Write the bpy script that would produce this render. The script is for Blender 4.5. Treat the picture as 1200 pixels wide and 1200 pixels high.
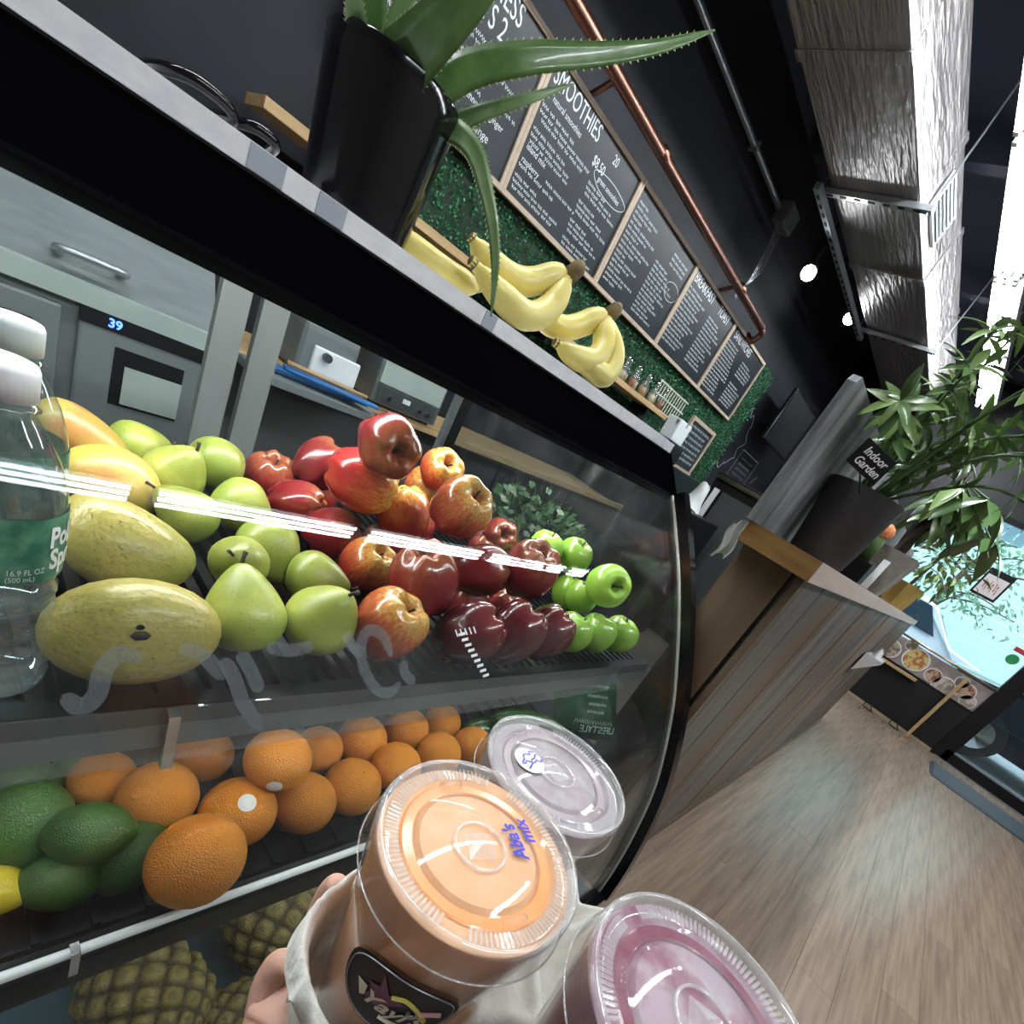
import bpy, bmesh, math, random
from mathutils import Vector, Matrix
random.seed(7)
for o in list(bpy.data.objects): bpy.data.objects.remove(o)
SC = bpy.context.scene
COL = SC.collection
PI = math.pi
# ------------------------------------------------------------------ camera
CAMH = 1.10
cam = bpy.data.cameras.new('camera'); camo = bpy.data.objects.new('camera', cam); COL.objects.link(camo)
RIGHT, DOWN, FWD = Vector((0.648, -0.605, 0.463)), Vector((-0.007, -0.613, -0.790)), Vector((0.762, 0.509, -0.401))
FWD.normalize(); RIGHT = (RIGHT - FWD * RIGHT.dot(FWD)).normalized(); DOWN = FWD.cross(RIGHT).normalized()
camo.matrix_world = Matrix(((RIGHT.x, -DOWN.x, -FWD.x, 0), (RIGHT.y, -DOWN.y, -FWD.y, 0), (RIGHT.z, -DOWN.z, -FWD.z, CAMH), (0, 0, 0, 1)))
cam.sensor_width = 36; cam.lens = 36 * 594 / 1200; cam.shift_y = 152 / 1200
cam.clip_start = 0.01; cam.clip_end = 100
SC.camera = camo
# ------------------------------------------------------------------ world: an overcast bright sky outside the shop front
w = bpy.data.worlds.new('sky'); SC.world = w; w.use_nodes = True
bg = w.node_tree.nodes['Background']; bg.inputs['Color'].default_value = (0.74, 0.87, 1.0, 1); bg.inputs['Strength'].default_value = 3.6
vs = SC.view_settings; vs.view_transform = 'Standard'; vs.look = 'None'; vs.exposure = 0.22; vs.gamma = 1; vs.use_curve_mapping = False
TUBE_E = 62.0      # ceiling fluorescent tubes
CASE_E = 52.0      # strip lamp under the header of the display case
SPOT_E = 60.0
SHELF_E = 9.0     # small strip lamps under the case shelves
# ------------------------------------------------------------------ materials
MATS = {}
def mat(name, col, rough=0.5, metal=0.0, col2=None, nscale=8.0, stretch=(1, 1, 1), detail=4, lo=0.35, hi=0.65, bump=0.0, bscale=None, bstretch=None,
        emit=0.0, coat=0.0, spec=0.5, trans=0.0, ior=1.45, rand=0.0, sss=0.0, voro=False, bdist=0.01):
    m = bpy.data.materials.new(name); m.use_nodes = True; nt = m.node_tree; N = nt.nodes; L = nt.links
    b = N['Principled BSDF']
    b.inputs['Base Color'].default_value = (*col, 1); b.inputs['Roughness'].default_value = rough; b.inputs['Metallic'].default_value = metal
    b.inputs['Specular IOR Level'].default_value = spec; b.inputs['Coat Weight'].default_value = coat; b.inputs['Coat Roughness'].default_value = 0.08
    b.inputs['Transmission Weight'].default_value = trans; b.inputs['IOR'].default_value = ior
    if sss: b.inputs['Subsurface Weight'].default_value = sss; b.inputs['Subsurface Radius'].default_value = (0.01, 0.005, 0.003)
    if emit:
        b.inputs['Emission Color'].default_value = (*col, 1); b.inputs['Emission Strength'].default_value = emit
    tc = N.new('ShaderNodeTexCoord'); last = None
    def mapped(st):
        mp = N.new('ShaderNodeMapping'); mp.inputs['Scale'].default_value = st; L.new(tc.outputs['Object'], mp.inputs['Vector']); return mp.outputs['Vector']
    if col2 is not None:
        nz = N.new('ShaderNodeTexNoise'); nz.inputs['Scale'].default_value = nscale; nz.inputs['Detail'].default_value = detail
        L.new(mapped(stretch), nz.inputs['Vector'])
        rp = N.new('ShaderNodeValToRGB'); rp.color_ramp.elements[0].position = lo; rp.color_ramp.elements[1].position = hi
        rp.color_ramp.elements[0].color = (*col, 1); rp.color_ramp.elements[1].color = (*col2, 1)
        L.new(nz.outputs['Fac'], rp.inputs['Fac']); last = rp.outputs['Color']; L.new(last, b.inputs['Base Color'])
    if rand:
        oi = N.new('ShaderNodeObjectInfo'); hs = N.new('ShaderNodeHueSaturation')
        mr = N.new('ShaderNodeMapRange'); mr.inputs['To Min'].default_value = 1 - rand; mr.inputs['To Max'].default_value = 1 + rand
        L.new(oi.outputs['Random'], mr.inputs['Value']); L.new(mr.outputs['Result'], hs.inputs['Value'])
        if last is not None: L.new(last, hs.inputs['Color'])
        else: hs.inputs['Color'].default_value = (*col, 1)
        last = hs.outputs['Color']; L.new(last, b.inputs['Base Color'])
    if bump:
        bs = bscale or nscale * 3
        if voro:
            nz2 = N.new('ShaderNodeTexVoronoi'); nz2.inputs['Scale'].default_value = bs; out = nz2.outputs['Distance']
        else:
            nz2 = N.new('ShaderNodeTexNoise'); nz2.inputs['Scale'].default_value = bs; nz2.inputs['Detail'].default_value = 3; out = nz2.outputs['Fac']
        L.new(mapped(bstretch or stretch), nz2.inputs['Vector'])
        bp = N.new('ShaderNodeBump'); bp.inputs['Strength'].default_value = bump; bp.inputs['Distance'].default_value = bdist
        L.new(out, bp.inputs['Height']); L.new(bp.outputs['Normal'], b.inputs['Normal'])
    MATS[name] = m; return m
def clear(name, tint=(1, 1, 1), refl=1.0, rough=0.0, milk=0.0, milkcol=(1, 1, 1), smear=0.0):
    """thin clear sheet: lets light through, mirrors by Fresnel, optional haze of dust or milky plastic"""
    m = bpy.data.materials.new(name); m.use_nodes = True; nt = m.node_tree; N = nt.nodes; L = nt.links
    for n in list(N): N.remove(n)
    out = N.new('ShaderNodeOutputMaterial'); tr = N.new('ShaderNodeBsdfTransparent'); tr.inputs['Color'].default_value = (*tint, 1)
    gl = N.new('ShaderNodeBsdfGlossy'); gl.inputs['Roughness'].default_value = rough
    lw = N.new('ShaderNodeLayerWeight'); lw.inputs['Blend'].default_value = 0.5; pw = N.new('ShaderNodeMath'); pw.operation = 'POWER'; pw.inputs[1].default_value = 5; L.new(lw.outputs['Facing'], pw.inputs[0])
    mu = N.new('ShaderNodeMath'); mu.operation = 'MULTIPLY_ADD'; mu.inputs[1].default_value = 0.9 * min(refl, 1.0); mu.inputs[2].default_value = 0.036 * refl; L.new(pw.outputs[0], mu.inputs[0])
    base = tr.outputs[0]
    if milk or smear:
        df = N.new('ShaderNodeBsdfDiffuse'); df.inputs['Color'].default_value = (*milkcol, 1)
        mx = N.new('ShaderNodeMixShader'); L.new(tr.outputs[0], mx.inputs[1]); L.new(df.outputs[0], mx.inputs[2]); mx.inputs[0].default_value = milk
        if smear:
            tc = N.new('ShaderNodeTexCoord'); mp = N.new('ShaderNodeMapping'); mp.inputs['Scale'].default_value = (2, 9, 3); mp.inputs['Rotation'].default_value = (0.5, 0.3, 0.4)
            L.new(tc.outputs['Object'], mp.inputs['Vector'])
            nz = N.new('ShaderNodeTexNoise'); nz.inputs['Scale'].default_value = 2.6; nz.inputs['Detail'].default_value = 7; L.new(mp.outputs['Vector'], nz.inputs['Vector'])
            mr = N.new('ShaderNodeMapRange'); mr.inputs['From Min'].default_value = 0.5; mr.inputs['From Max'].default_value = 0.8; mr.inputs['To Min'].default_value = milk; mr.inputs['To Max'].default_value = milk + smear
            L.new(nz.outputs['Fac'], mr.inputs['Value']); L.new(mr.outputs['Result'], mx.inputs[0])
        base = mx.outputs[0]
    mg = N.new('ShaderNodeMixShader'); L.new(mu.outputs[0], mg.inputs[0]); L.new(base, mg.inputs[1]); L.new(gl.outputs[0], mg.inputs[2]); L.new(mg.outputs[0], out.inputs['Surface'])
    MATS[name] = m; return m
# ------------------------------------------------------------------ mesh building
class MB:
    def __init__(s): s.v = []; s.f = []
    def add(s, vs_, fs):
        b = len(s.v); s.v += [tuple(v) for v in vs_]; s.f += [tuple(i + b for i in f) for f in fs]; return s
    def box(s, c, d, R=None):
        x, y, z = d[0] / 2, d[1] / 2, d[2] / 2
        P = [Vector((sx * x, sy * y, sz * z)) for sx in (-1, 1) for sy in (-1, 1) for sz in (-1, 1)]
        if R is not None: P = [R @ p for p in P]
        return s.add([p + Vector(c) for p in P], [(0, 1, 3, 2), (4, 6, 7, 5), (0, 4, 5, 1), (2, 3, 7, 6), (0, 2, 6, 4), (1, 5, 7, 3)])
    def bx(s, x0, x1, y0, y1, z0, z1): return s.box(((x0 + x1) / 2, (y0 + y1) / 2, (z0 + z1) / 2), (x1 - x0, y1 - y0, z1 - z0))
    def bbox(s, c, d, bev=0.005, R=None, seg=2):
        bm = bmesh.new(); bmesh.ops.create_cube(bm, size=1)
        for v in bm.verts: v.co = Vector((v.co.x * d[0], v.co.y * d[1], v.co.z * d[2]))
        bmesh.ops.bevel(bm, geom=list(bm.edges), offset=bev, segments=seg, affect='EDGES', profile=0.6)
        bm.verts.index_update(); Rm = R or Matrix.Identity(3)
        s.add([Rm @ v.co + Vector(c) for v in bm.verts], [[v.index for v in f.verts] for f in bm.faces]); bm.free(); return s
    def lathe(s, prof, n=24, M=None, cap0=True, cap1=True, rf=None):
        M = M or Matrix.Identity(4); vs_ = []
        for i, (r, z) in enumerate(prof):
            for k in range(n):
                a = 2 * PI * k / n; rr = r * (rf(a, i / (len(prof) - 1)) if rf else 1)
                vs_.append(M @ Vector((rr * math.cos(a), rr * math.sin(a), z)))
        fs = []
        for i in range(len(prof) - 1):
            for k in range(n): fs.append((i * n + k, i * n + (k + 1) % n, (i + 1) * n + (k + 1) % n, (i + 1) * n + k))
        if cap0: fs.append(tuple(range(n - 1, -1, -1)))
        if cap1: fs.append(tuple((len(prof) - 1) * n + k for k in range(n)))
        return s.add(vs_, fs)
    def tube(s, path, r, n=8, cap=True, flat=1.0, up=None):
        P = [Vector(p) for p in path]; rs = r if isinstance(r, (list, tuple)) else [r] * len(P)
        vs_ = []; ref = Vector(up) if up else None
        for i, p in enumerate(P):
            t = (P[min(i + 1, len(P) - 1)] - P[max(i - 1, 0)]).normalized()
            if ref is None: ref = Vector((0, 0, 1)) if abs(t.z) < 0.9 else Vector((1, 0, 0))
            a = t.cross(ref)
            if a.length < 1e-5: a = t.cross(Vector((0.3, 1, 0.2)))
            a.normalize(); b = a.cross(t).normalized()
            if up is None: ref = b
            for k in range(n):
                an = 2 * PI * k / n; vs_.append(p + a * math.cos(an) * rs[i] + b * math.sin(an) * rs[i] * flat)
        fs = [(i * n + k, i * n + (k + 1) % n, (i + 1) * n + (k + 1) % n, (i + 1) * n + k) for i in range(len(P) - 1) for k in range(n)]
        if cap: fs += [tuple(range(n - 1, -1, -1)), tuple((len(P) - 1) * n + k for k in range(n))]
        return s.add(vs_, fs)
    def cyl(s, a, b, r, n=12, r2=None): return s.tube([a, b], [r, r if r2 is None else r2], n)
    def prism(s, poly, x0, x1, ax=0):
        """polygon in the two other axes, extruded along axis ax"""
        n = len(poly)
        def P(u, v, t): return (t, u, v) if ax == 0 else ((u, t, v) if ax == 1 else (u, v, t))
        return s.add([P(u, v, x0) for u, v in poly] + [P(u, v, x1) for u, v in poly],
                     [tuple(range(n)), tuple(range(2 * n - 1, n - 1, -1))] + [(i, i + n, (i + 1) % n + n, (i + 1) % n) for i in range(n)])
    def grid(s, nu, nv, fn, closed_u=False):
        vs_ = [fn(i / (nu if closed_u else nu - 1), j / (nv - 1)) for j in range(nv) for i in range(nu)]
        fs = []
        for j in range(nv - 1):
            for i in range(nu if closed_u else nu - 1): fs.append((j * nu + i, j * nu + (i + 1) % nu, (j + 1) * nu + (i + 1) % nu, (j + 1) * nu + i))
        return s.add(vs_, fs)
    def strip(s, pts, wdt, nrm):
        """flat ribbon along a polyline, lying across the normal"""
        P = [Vector(p) for p in pts]; nv = Vector(nrm); vs_ = []
        for i, p in enumerate(P):
            t = (P[min(i + 1, len(P) - 1)] - P[max(i - 1, 0)])
            a = t.cross(nv)
            if a.length < 1e-9: a = Vector((1, 0, 0))
            a.normalize(); vs_ += [p + a * wdt / 2, p - a * wdt / 2]
        return s.add(vs_, [(2 * i, 2 * i + 1, 2 * i + 3, 2 * i + 2) for i in range(len(P) - 1)])
    def mesh(s, name, smooth=False, fix=True):
        me = bpy.data.meshes.new(name); me.from_pydata(s.v, [], s.f)
        if fix:
            bm = bmesh.new(); bm.from_mesh(me); bmesh.ops.recalc_face_normals(bm, faces=bm.faces); bm.to_mesh(me); bm.free()
        if smooth: me.shade_smooth()
        return me
    def build(s, name, m, parent=None, smooth=False, label=None, fix=True, auto=None):
        me = s.mesh(name, smooth or auto is not None, fix)
        if auto is not None: me.set_sharp_from_angle(angle=math.radians(auto))
        return obj(name, me, m, parent, label)
def obj(name, me, m, parent=None, label=None):
    if m is not None and not me.materials: me.materials.append(MATS[m] if isinstance(m, str) else m)
    o = bpy.data.objects.new(name, me); COL.objects.link(o)
    if parent is not None: o.parent = parent
    if label: o['label'] = label
    return o
def tag(o, label, cat, group=None, kind=None):
    o['label'] = label; o['category'] = cat
    if group: o['group'] = group
    if kind: o['kind'] = kind
    return o
def struct(o, label=None):
    o['kind'] = 'structure'
    if label: o['label'] = label
    return o
def thing(name, label, cat, loc=(0, 0, 0), rot=(0, 0, 0), group=None, scale=1.0):
    o = bpy.data.objects.new(name, None); COL.objects.link(o); o.location = loc; o.rotation_euler = rot
    o.scale = (scale,) * 3; o.empty_display_size = 0.02
    return tag(o, label, cat, group)
def copy_tree(o, parent=None):
    c = o.copy(); COL.objects.link(c); c.parent = parent
    for ch in list(o.children): copy_tree(ch, c)
    return c
def spline(pts, n=8):
    """Catmull-Rom through the points"""
    P = [Vector(p) for p in pts]; P = [2 * P[0] - P[1]] + P + [2 * P[-1] - P[-2]]; out = []
    for i in range(1, len(P) - 2):
        for k in range(n):
            t = k / n; a, b, c, d = P[i - 1], P[i], P[i + 1], P[i + 2]
            out.append(0.5 * ((2 * b) + (c - a) * t + (2 * a - 5 * b + 4 * c - d) * t * t + (3 * b - a - 3 * c + d) * t ** 3))
    out.append(P[-2]); return out
def align(axis, roll=0.0):
    """rotation taking +Z to the given direction, as euler"""
    q = Vector(axis).normalized().to_track_quat('Z', 'Y') @ Matrix.Rotation(roll, 3, 'Z').to_quaternion(); return q.to_euler()
_txt = {}
def text2d(s, size=1.0, align_x='LEFT', shear=0.0, bold=0.0, res=3, spacing=1.0):
    cu = bpy.data.curves.new('t', 'FONT'); cu.body = s; cu.size = size; cu.align_x = align_x; cu.shear = shear; cu.offset = bold; cu.resolution_u = res
    cu.space_character = spacing; cu.fill_mode = 'FRONT'
    o = bpy.data.objects.new('t', cu); COL.objects.link(o); dg = bpy.context.evaluated_depsgraph_get(); dg.update()
    me = bpy.data.meshes.new_from_object(o.evaluated_get(dg)); V = [(v.co.x, v.co.y) for v in me.vertices]; Fc = [tuple(p.vertices) for p in me.polygons]
    bpy.data.objects.remove(o); bpy.data.curves.remove(cu); bpy.data.meshes.remove(me); return V, Fc
def put_text(mb, s, fn, size, sx=1.0, **k):
    V, Fc = text2d(s, size, **k); mb.add([fn(u * sx, v) for u, v in V], Fc)
def noisy(p, k=1.0):
    return math.sin(p[0] * 3.1 * k + 1.3) * math.cos(p[1] * 2.7 * k - 0.4) + math.sin(p[2] * 3.7 * k + p[0] * 1.9 * k)
# colours ----------------------------------------------------------------------
mat('black_gloss', (0.006, 0.006, 0.007), 0.12); mat('black_satin', (0.007, 0.007, 0.008), 0.45, spec=0.25); mat('case_black', (0.0015, 0.0015, 0.002), 0.6, spec=0.0); mat('room_grey', (0.2, 0.195, 0.19), 0.8); mat('black_wall', (0.009, 0.010, 0.013), 0.6, col2=(0.013, 0.014, 0.019), nscale=3, spec=0.25)
mat('ceiling_black', (0.007, 0.009, 0.016), 0.6, col2=(0.011, 0.014, 0.024), nscale=2)
mat('black_board', (0.007, 0.010, 0.013), 0.36, col2=(0.012, 0.016, 0.02), nscale=4, spec=0.3)
mat('chalk', (0.62, 0.66, 0.68), 0.9); mat('chalk_grey', (0.22, 0.24, 0.26), 0.9); mat('pale_wood', (0.42, 0.33, 0.25), 0.5, col2=(0.34, 0.26, 0.19), nscale=6, stretch=(1, 1, 8))
mat('shelf_wood', (0.48, 0.33, 0.17), 0.45, col2=(0.36, 0.23, 0.1), nscale=5, stretch=(1, 12, 12))
mat('marble', (0.80, 0.80, 0.84), 0.3, col2=(0.9, 0.9, 0.92), nscale=45, stretch=(1, 2, 2), bump=0.05)
mat('steel', (0.5, 0.53, 0.53), 0.32, 0.9, col2=(0.42, 0.45, 0.45), nscale=5, stretch=(1, 1, 20)); mat('grey_paint', (0.17, 0.19, 0.19), 0.4, col2=(0.14, 0.16, 0.16), nscale=2); mat('dark_grey', (0.05, 0.055, 0.055), 0.4)
mat('pale_green_grey', (0.4, 0.47, 0.43), 0.35, col2=(0.33, 0.4, 0.37), nscale=3)
mat('chrome', (0.75, 0.76, 0.78), 0.12, 1.0); mat('copper', (0.27, 0.13, 0.095), 0.33, 1.0)
mat('white_plastic', (0.75, 0.76, 0.77), 0.3); mat('galv', (0.42, 0.45, 0.48), 0.35, 0.8)
clear('case_glass', (0.96, 0.98, 0.975), 0.75, smear=0.022, milk=0.002, milkcol=(0.8, 0.85, 0.85)); clear('end_glass', (0.72, 0.76, 0.78), 1.0, smear=0.04, milk=0.006)
clear('clear_plastic', (0.9, 0.92, 0.92), 1.0, 0.05, milk=0.04); clear('window_glass', (0.9, 0.97, 0.97), 1.0)
# ================================================================== the room
mat('floor_base', (0.13, 0.095, 0.07), 0.4)
mat('floor_plank', (0.235, 0.165, 0.118), 0.25, col2=(0.33, 0.245, 0.18), nscale=2.6, stretch=(1.0, 20, 1), detail=9, rand=0.10, bump=0.06, bscale=9, spec=0.5)
mat('sill_black', (0.008, 0.008, 0.01), 0.4); mat('tan_trim', (0.36, 0.28, 0.18), 0.5)
struct(MB().bx(-2.6, 7.6, -3.3, 2.8, -0.1, -0.004).build('floor', 'floor_base'), 'greige wood plank floor')
flo = bpy.data.objects['floor']
PW, PL = 0.132, 1.22
plank = MB().bx(0, PL - 0.0014, 0, PW - 0.0014, -0.004, 0.0).mesh('plank')
plank.materials.append(MATS['floor_plank'])
for j in range(21):
    y = 0.55 - (j + 1) * PW
    x = 0.2 - PL * ((j * 0.37) % 1.0)
    while x < 7.5:
        L_ = min(PL, 7.48 - x)
        if x + L_ > 0.9:
            o = bpy.data.objects.new('plank', plank); COL.objects.link(o); o.parent = flo; o.location = (x, y, 0); o.scale = (L_ / PL, 1, 1)
        x += PL
struct(MB().bx(-2.6, 7.6, -3.3, 2.8, 3.6, 3.7).build('ceiling', 'ceiling_black'), 'black painted ceiling')
cl = bpy.data.objects['ceiling']
for x in (1.1, 2.6, 4.1, 5.6, 7.0): MB().bx(x, x + 0.1, -3.2, 2.7, 3.42, 3.6).build('ceiling_joist', 'ceiling_black', cl)
struct(MB().bx(-2.6, 7.6, 2.7, 2.8, 0, 3.6).build('wall_left', 'black_wall'), 'matt black wall behind the counter')
struct(MB().bx(-2.6, 7.6, -3.3, -3.2, 0, 3.6).build('wall_right', 'room_grey'))
struct(MB().bx(-2.7, -2.6, -3.3, 2.8, 0, 3.6).build('wall_back', 'room_grey'))
WX = 7.5
fw = MB(); fw.bx(WX, WX + 0.1, 0.95, 2.8, 0, 3.6); fw.bx(WX, WX + 0.1, -3.3, -1.82, 0, 3.6); fw.bx(WX, WX + 0.1, -1.82, 0.95, 2.43, 3.6); fw.bx(WX, WX + 0.1, -0.72, 0.95, 0, 0.57)
struct(fw.build('wall_front', 'sill_black'), 'black shop front wall around window and door')
struct(MB().bx(WX - 0.015, WX, -0.72, 0.95, 0, 0.035).build('baseboard_front', 'tan_trim'))
# window ----------------------------------------------------------
wn = MB(); wn.bx(WX, WX + 0.08, 0.89, 0.95, 0.57, 2.43); wn.bx(WX, WX + 0.08, -0.72, 0.95, 2.38, 2.43); wn.bx(WX, WX + 0.08, -0.72, 0.95, 0.57, 0.6); wn.bx(WX - 0.02, WX + 0.08, -0.80, -0.70, 0.0, 2.43)
w1 = struct(wn.build('window_1', 'black_satin'), 'black framed shop window')
MB().bx(WX + 0.04, WX + 0.046, -0.7, 0.89, 0.6, 2.38).build('pane', 'window_glass', w1)
MB().bx(WX - 0.16, WX, -0.12, 0.42, 0.55, 0.575).build('sill', 'shelf_wood', w1)
# printed bowls and plates on the lower part of the window
for nm, c1, c2 in (('print_a', (0.42, 0.16, 0.05), (0.6, 0.5, 0.2)), ('print_b', (0.16, 0.13, 0.11), (0.4, 0.33, 0.27)), ('print_c', (0.5, 0.36, 0.26), (0.24, 0.09, 0.06)), ('print_d', (0.30, 0.24, 0.2), (0.5, 0.45, 0.4))):
    mat(nm, c1, 0.5, col2=c2, nscale=22, detail=1, lo=0.45, hi=0.55)
mat('print_back', (0.20, 0.16, 0.16), 0.5, col2=(0.38, 0.32, 0.3), nscale=7)
MB().bx(WX + 0.03, WX + 0.033, -0.7, 0.45, 0.6, 0.885).build('food_print', 'print_back', w1, label='printed food picture along the bottom of the window')
for y, z, r, m in ((0.03, 0.745, 0.12, 'print_a'), (0.30, 0.70, 0.1, 'print_b'), (-0.2, 0.70, 0.075, 'print_c'), (-0.34, 0.66, 0.1, 'print_d'), (-0.52, 0.74, 0.085, 'print_c'), (-0.6, 0.66, 0.07, 'print_d'), (-0.44, 0.8, 0.06, 'print_b'), (0.16, 0.86, 0.06, 'print_b')):
    d = MB(); d.lathe([(r * 1.12, 0), (r * 1.12, 0.004)], 28, Matrix.Translation((WX + 0.026, y, z)) @ Matrix.Rotation(PI / 2, 4, 'Y')); o = d.build('printed_bowl', 'white_plastic', w1)
    d = MB(); d.lathe([(r, 0), (r, 0.003)], 28, Matrix.Translation((WX + 0.022, y, z)) @ Matrix.Rotation(PI / 2, 4, 'Y')); d.build('printed_food', m, o)
mat('sticker_green', (0.02, 0.3, 0.09), 0.5); mat('sticker_red', (0.45, 0.03, 0.05), 0.5)
MB().lathe([(0.055, 0), (0.055, 0.003)], 24, Matrix.Translation((WX + 0.025, -0.589, 1.253)) @ Matrix.Rotation(PI / 2, 4, 'Y')).build('sticker', 'sticker_green', w1, label='round green sticker')
MB().bx(WX + 0.024, WX + 0.027, -0.69, -0.53, 1.335, 1.385).build('sticker', 'sticker_red', w1, label='red sticker strip')
# door ------------------------------------------------------------
dr = MB(); dr.bx(WX - 0.02, WX + 0.06, -0.87, -0.8, 0, 2.3); dr.bx(WX - 0.02, WX + 0.06, -1.82, -1.72, 0, 2.3); dr.bx(WX - 0.02, WX + 0.06, -1.82, -0.8, 0.012, 0.135); dr.bx(WX - 0.02, WX + 0.06, -1.82, -0.8, 2.2, 2.43)
d1 = struct(dr.build('door_1', 'black_satin'), 'black framed glass street door')
MB().bx(WX + 0.02, WX + 0.026, -1.72, -0.87, 0.135, 2.2).build('pane', 'window_glass', d1)
MB().bx(WX - 0.026, WX - 0.02, -1.72, -0.87, 0.128, 0.137).build('glazing_bead', 'galv', d1)
MB().bx(WX - 0.06, WX - 0.02, -1.72, -0.87, 0.97, 1.02).build('push_bar', 'black_satin', d1)
MB().bx(WX - 0.05, WX - 0.02, -1.9, -0.75, 0, 0.012).build('threshold', 'galv', d1)
# doormat
mat('mat_grey', (0.045, 0.055, 0.065), 0.7, col2=(0.06, 0.07, 0.08), nscale=60, bump=0.3); mat('mat_edge', (0.02, 0.025, 0.03), 0.5)
dm = MB().bbox((6.68, -1.75, 0.005), (0.62, 2.0, 0.008), 0.003).build('doormat', 'mat_grey')
tag(dm, 'long dark grey rubber mat lying inside the street door', 'mat')
for x0, x1, y0, y1 in ((6.3, 6.37, -2.76, -0.74), (6.99, 7.06, -2.76, -0.74), (6.37, 6.99, -0.76, -0.72)): MB().bx(x0, x1, y0, y1, 0.0, 0.006).build('border', 'mat_edge', dm)
# things by the window --------------------------------------------
mat('brass', (0.5, 0.42, 0.32), 0.28, 0.9)
br = MB(); br.cyl((WX - 0.05, 0.5, 0.925), (WX - 0.05, -0.71, 0.912), 0.014, 12); br = br.build('window_rail', 'brass', smooth=True); tag(br, 'polished metal rail running across the shop window', 'rail')
for y in (0.5, -0.69): MB().cyl((WX - 0.05, y, 0.92), (WX + 0.02, y, 0.92), 0.009, 8).build('bracket', 'brass', br)
MB().bbox((WX - 0.12, -0.437, 0.43), (0.04, 0.035, 0.86), 0.003).build('timber_post', 'shelf_wood'); tag(bpy.data.objects['timber_post'], 'light timber upright leaning before the black wall under the window', 'post')
for y in (0.032, -0.284):
    c = MB(); c.tube(spline([(WX - 0.1, y + 0.05, 0.12), (WX - 0.13, y + 0.05, 0.02), (WX - 0.18, y, 0.008), (WX - 0.15, y - 0.06, 0.01), (WX - 0.1, y - 0.03, 0.03), (WX - 0.06, y, 0.1)], 6), 0.006, 6)
    tag(c.build('cable_loop', 'black_satin', smooth=True), 'short loop of black cable on the floor below the window', 'cable', 'cable loops under the window')
sg = thing('hanging_sign', 'small white sign in a black frame hanging in the shop window', 'sign', (WX - 0.1, 0.02, 1.63))
MB().bx(-0.01, 0.01, -0.12, 0.12, 0.0, 0.30).build('frame', 'black_satin', sg)
mat('sign_white', (0.75, 0.68, 0.7), 0.5, emit=0.0)
MB().bx(-0.013, -0.011, -0.1, 0.1, 0.025, 0.235).build('face', 'sign_white', sg)
t = MB()
for k in range(3): t.strip(spline([(-0.0145, -0.07 + 0.05 * k, 0.06), (-0.0145, -0.055 + 0.05 * k, 0.16), (-0.0145, -0.04 + 0.05 * k, 0.09), (-0.0145, -0.03 + 0.05 * k, 0.18)], 5), 0.008, (1, 0, 0))
t.build('drawing', 'print_c', sg)
MB().cyl((0, 0, 0.3), (0, -0.06, 0.62), 0.003, 6).build('cord', 'black_satin', sg)
cu = MB()
for k in range(3):
    y = 0.47 - 0.1 * k; z = 1.90 - 0.02 * k
    cu.tube([(WX - 0.06, y + 0.045 * math.cos(a), z + 0.045 * math.sin(a)) for a in [2 * PI * i / 14 for i in range(15)]], 0.006, 6)
    cu.tube(spline([(WX - 0.06, y - 0.045, z), (WX - 0.06, y - 0.05, z - 0.08), (WX - 0.06, y + 0.02, z - 0.1)], 5), 0.006, 6)
tag(cu.build('wire_curls', 'black_satin', smooth=True), 'row of black wire curls hanging against the shop window', 'decoration')
# ================================================================== outside the shop front
mat('asphalt', (0.2, 0.22, 0.24), 0.8, col2=(0.26, 0.28, 0.3), nscale=5); mat('siding', (0.5, 0.66, 0.6), 0.7); mat('shade_slat', (0.6, 0.68, 0.85), 0.7, rand=0.05, trans=0.85, ior=1.1)
struct(MB().bx(7.6, 30, -14, 14, -0.2, -0.02).build('ground_street', 'asphalt'), 'grey street outside the shop')
aw = thing('roller_shutter', 'pale ribbed roller shutter box over the shop window', 'shutter', (7.7, 0, 2.24))
for k in range(26):
    y = 0.95 - 0.11 * k; MB().bbox((0, y - 0.053, 0.1), (0.03, 0.1, 0.2), 0.006, seg=1).build('shutter_slat', 'shade_slat', aw)
hb = thing('house', 'mint green clapboard house across the street', 'house', (17.5, 0, 0))
for k in range(30): MB().box((0.02 * 0, 0, 0.15 + 0.25 * k), (0.06, 22, 0.245), Matrix.Rotation(-0.06, 3, 'Y')).build('clapboard', 'siding', hb)
for y in (2.6, -1.6, -5.0):
    f = MB().bx(-0.12, -0.02, y - 0.6, y + 0.6, 4.0, 5.6).build('window', 'white_plastic', hb); MB().bx(-0.14, -0.12, y - 0.5, y + 0.5, 4.1, 5.5).build('pane', 'dark_grey', f)
mat('bark', (0.09, 0.06, 0.04), 0.8); mat('street_leaf', (0.2, 0.36, 0.2), 0.6, rand=0.2)
tr = thing('street_tree', 'thin branched leafy tree in front of the green house', 'tree', (15.0, 0.65, 0))
tm = MB(); rng = random.Random(3); lf = MB()
tm.tube([(0, 0, 0), (0.05, 0.02, 1.2), (0, -0.05, 2.4), (0.1, -0.2, 4.2)], [0.08, 0.07, 0.06, 0.03], 8)
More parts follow.
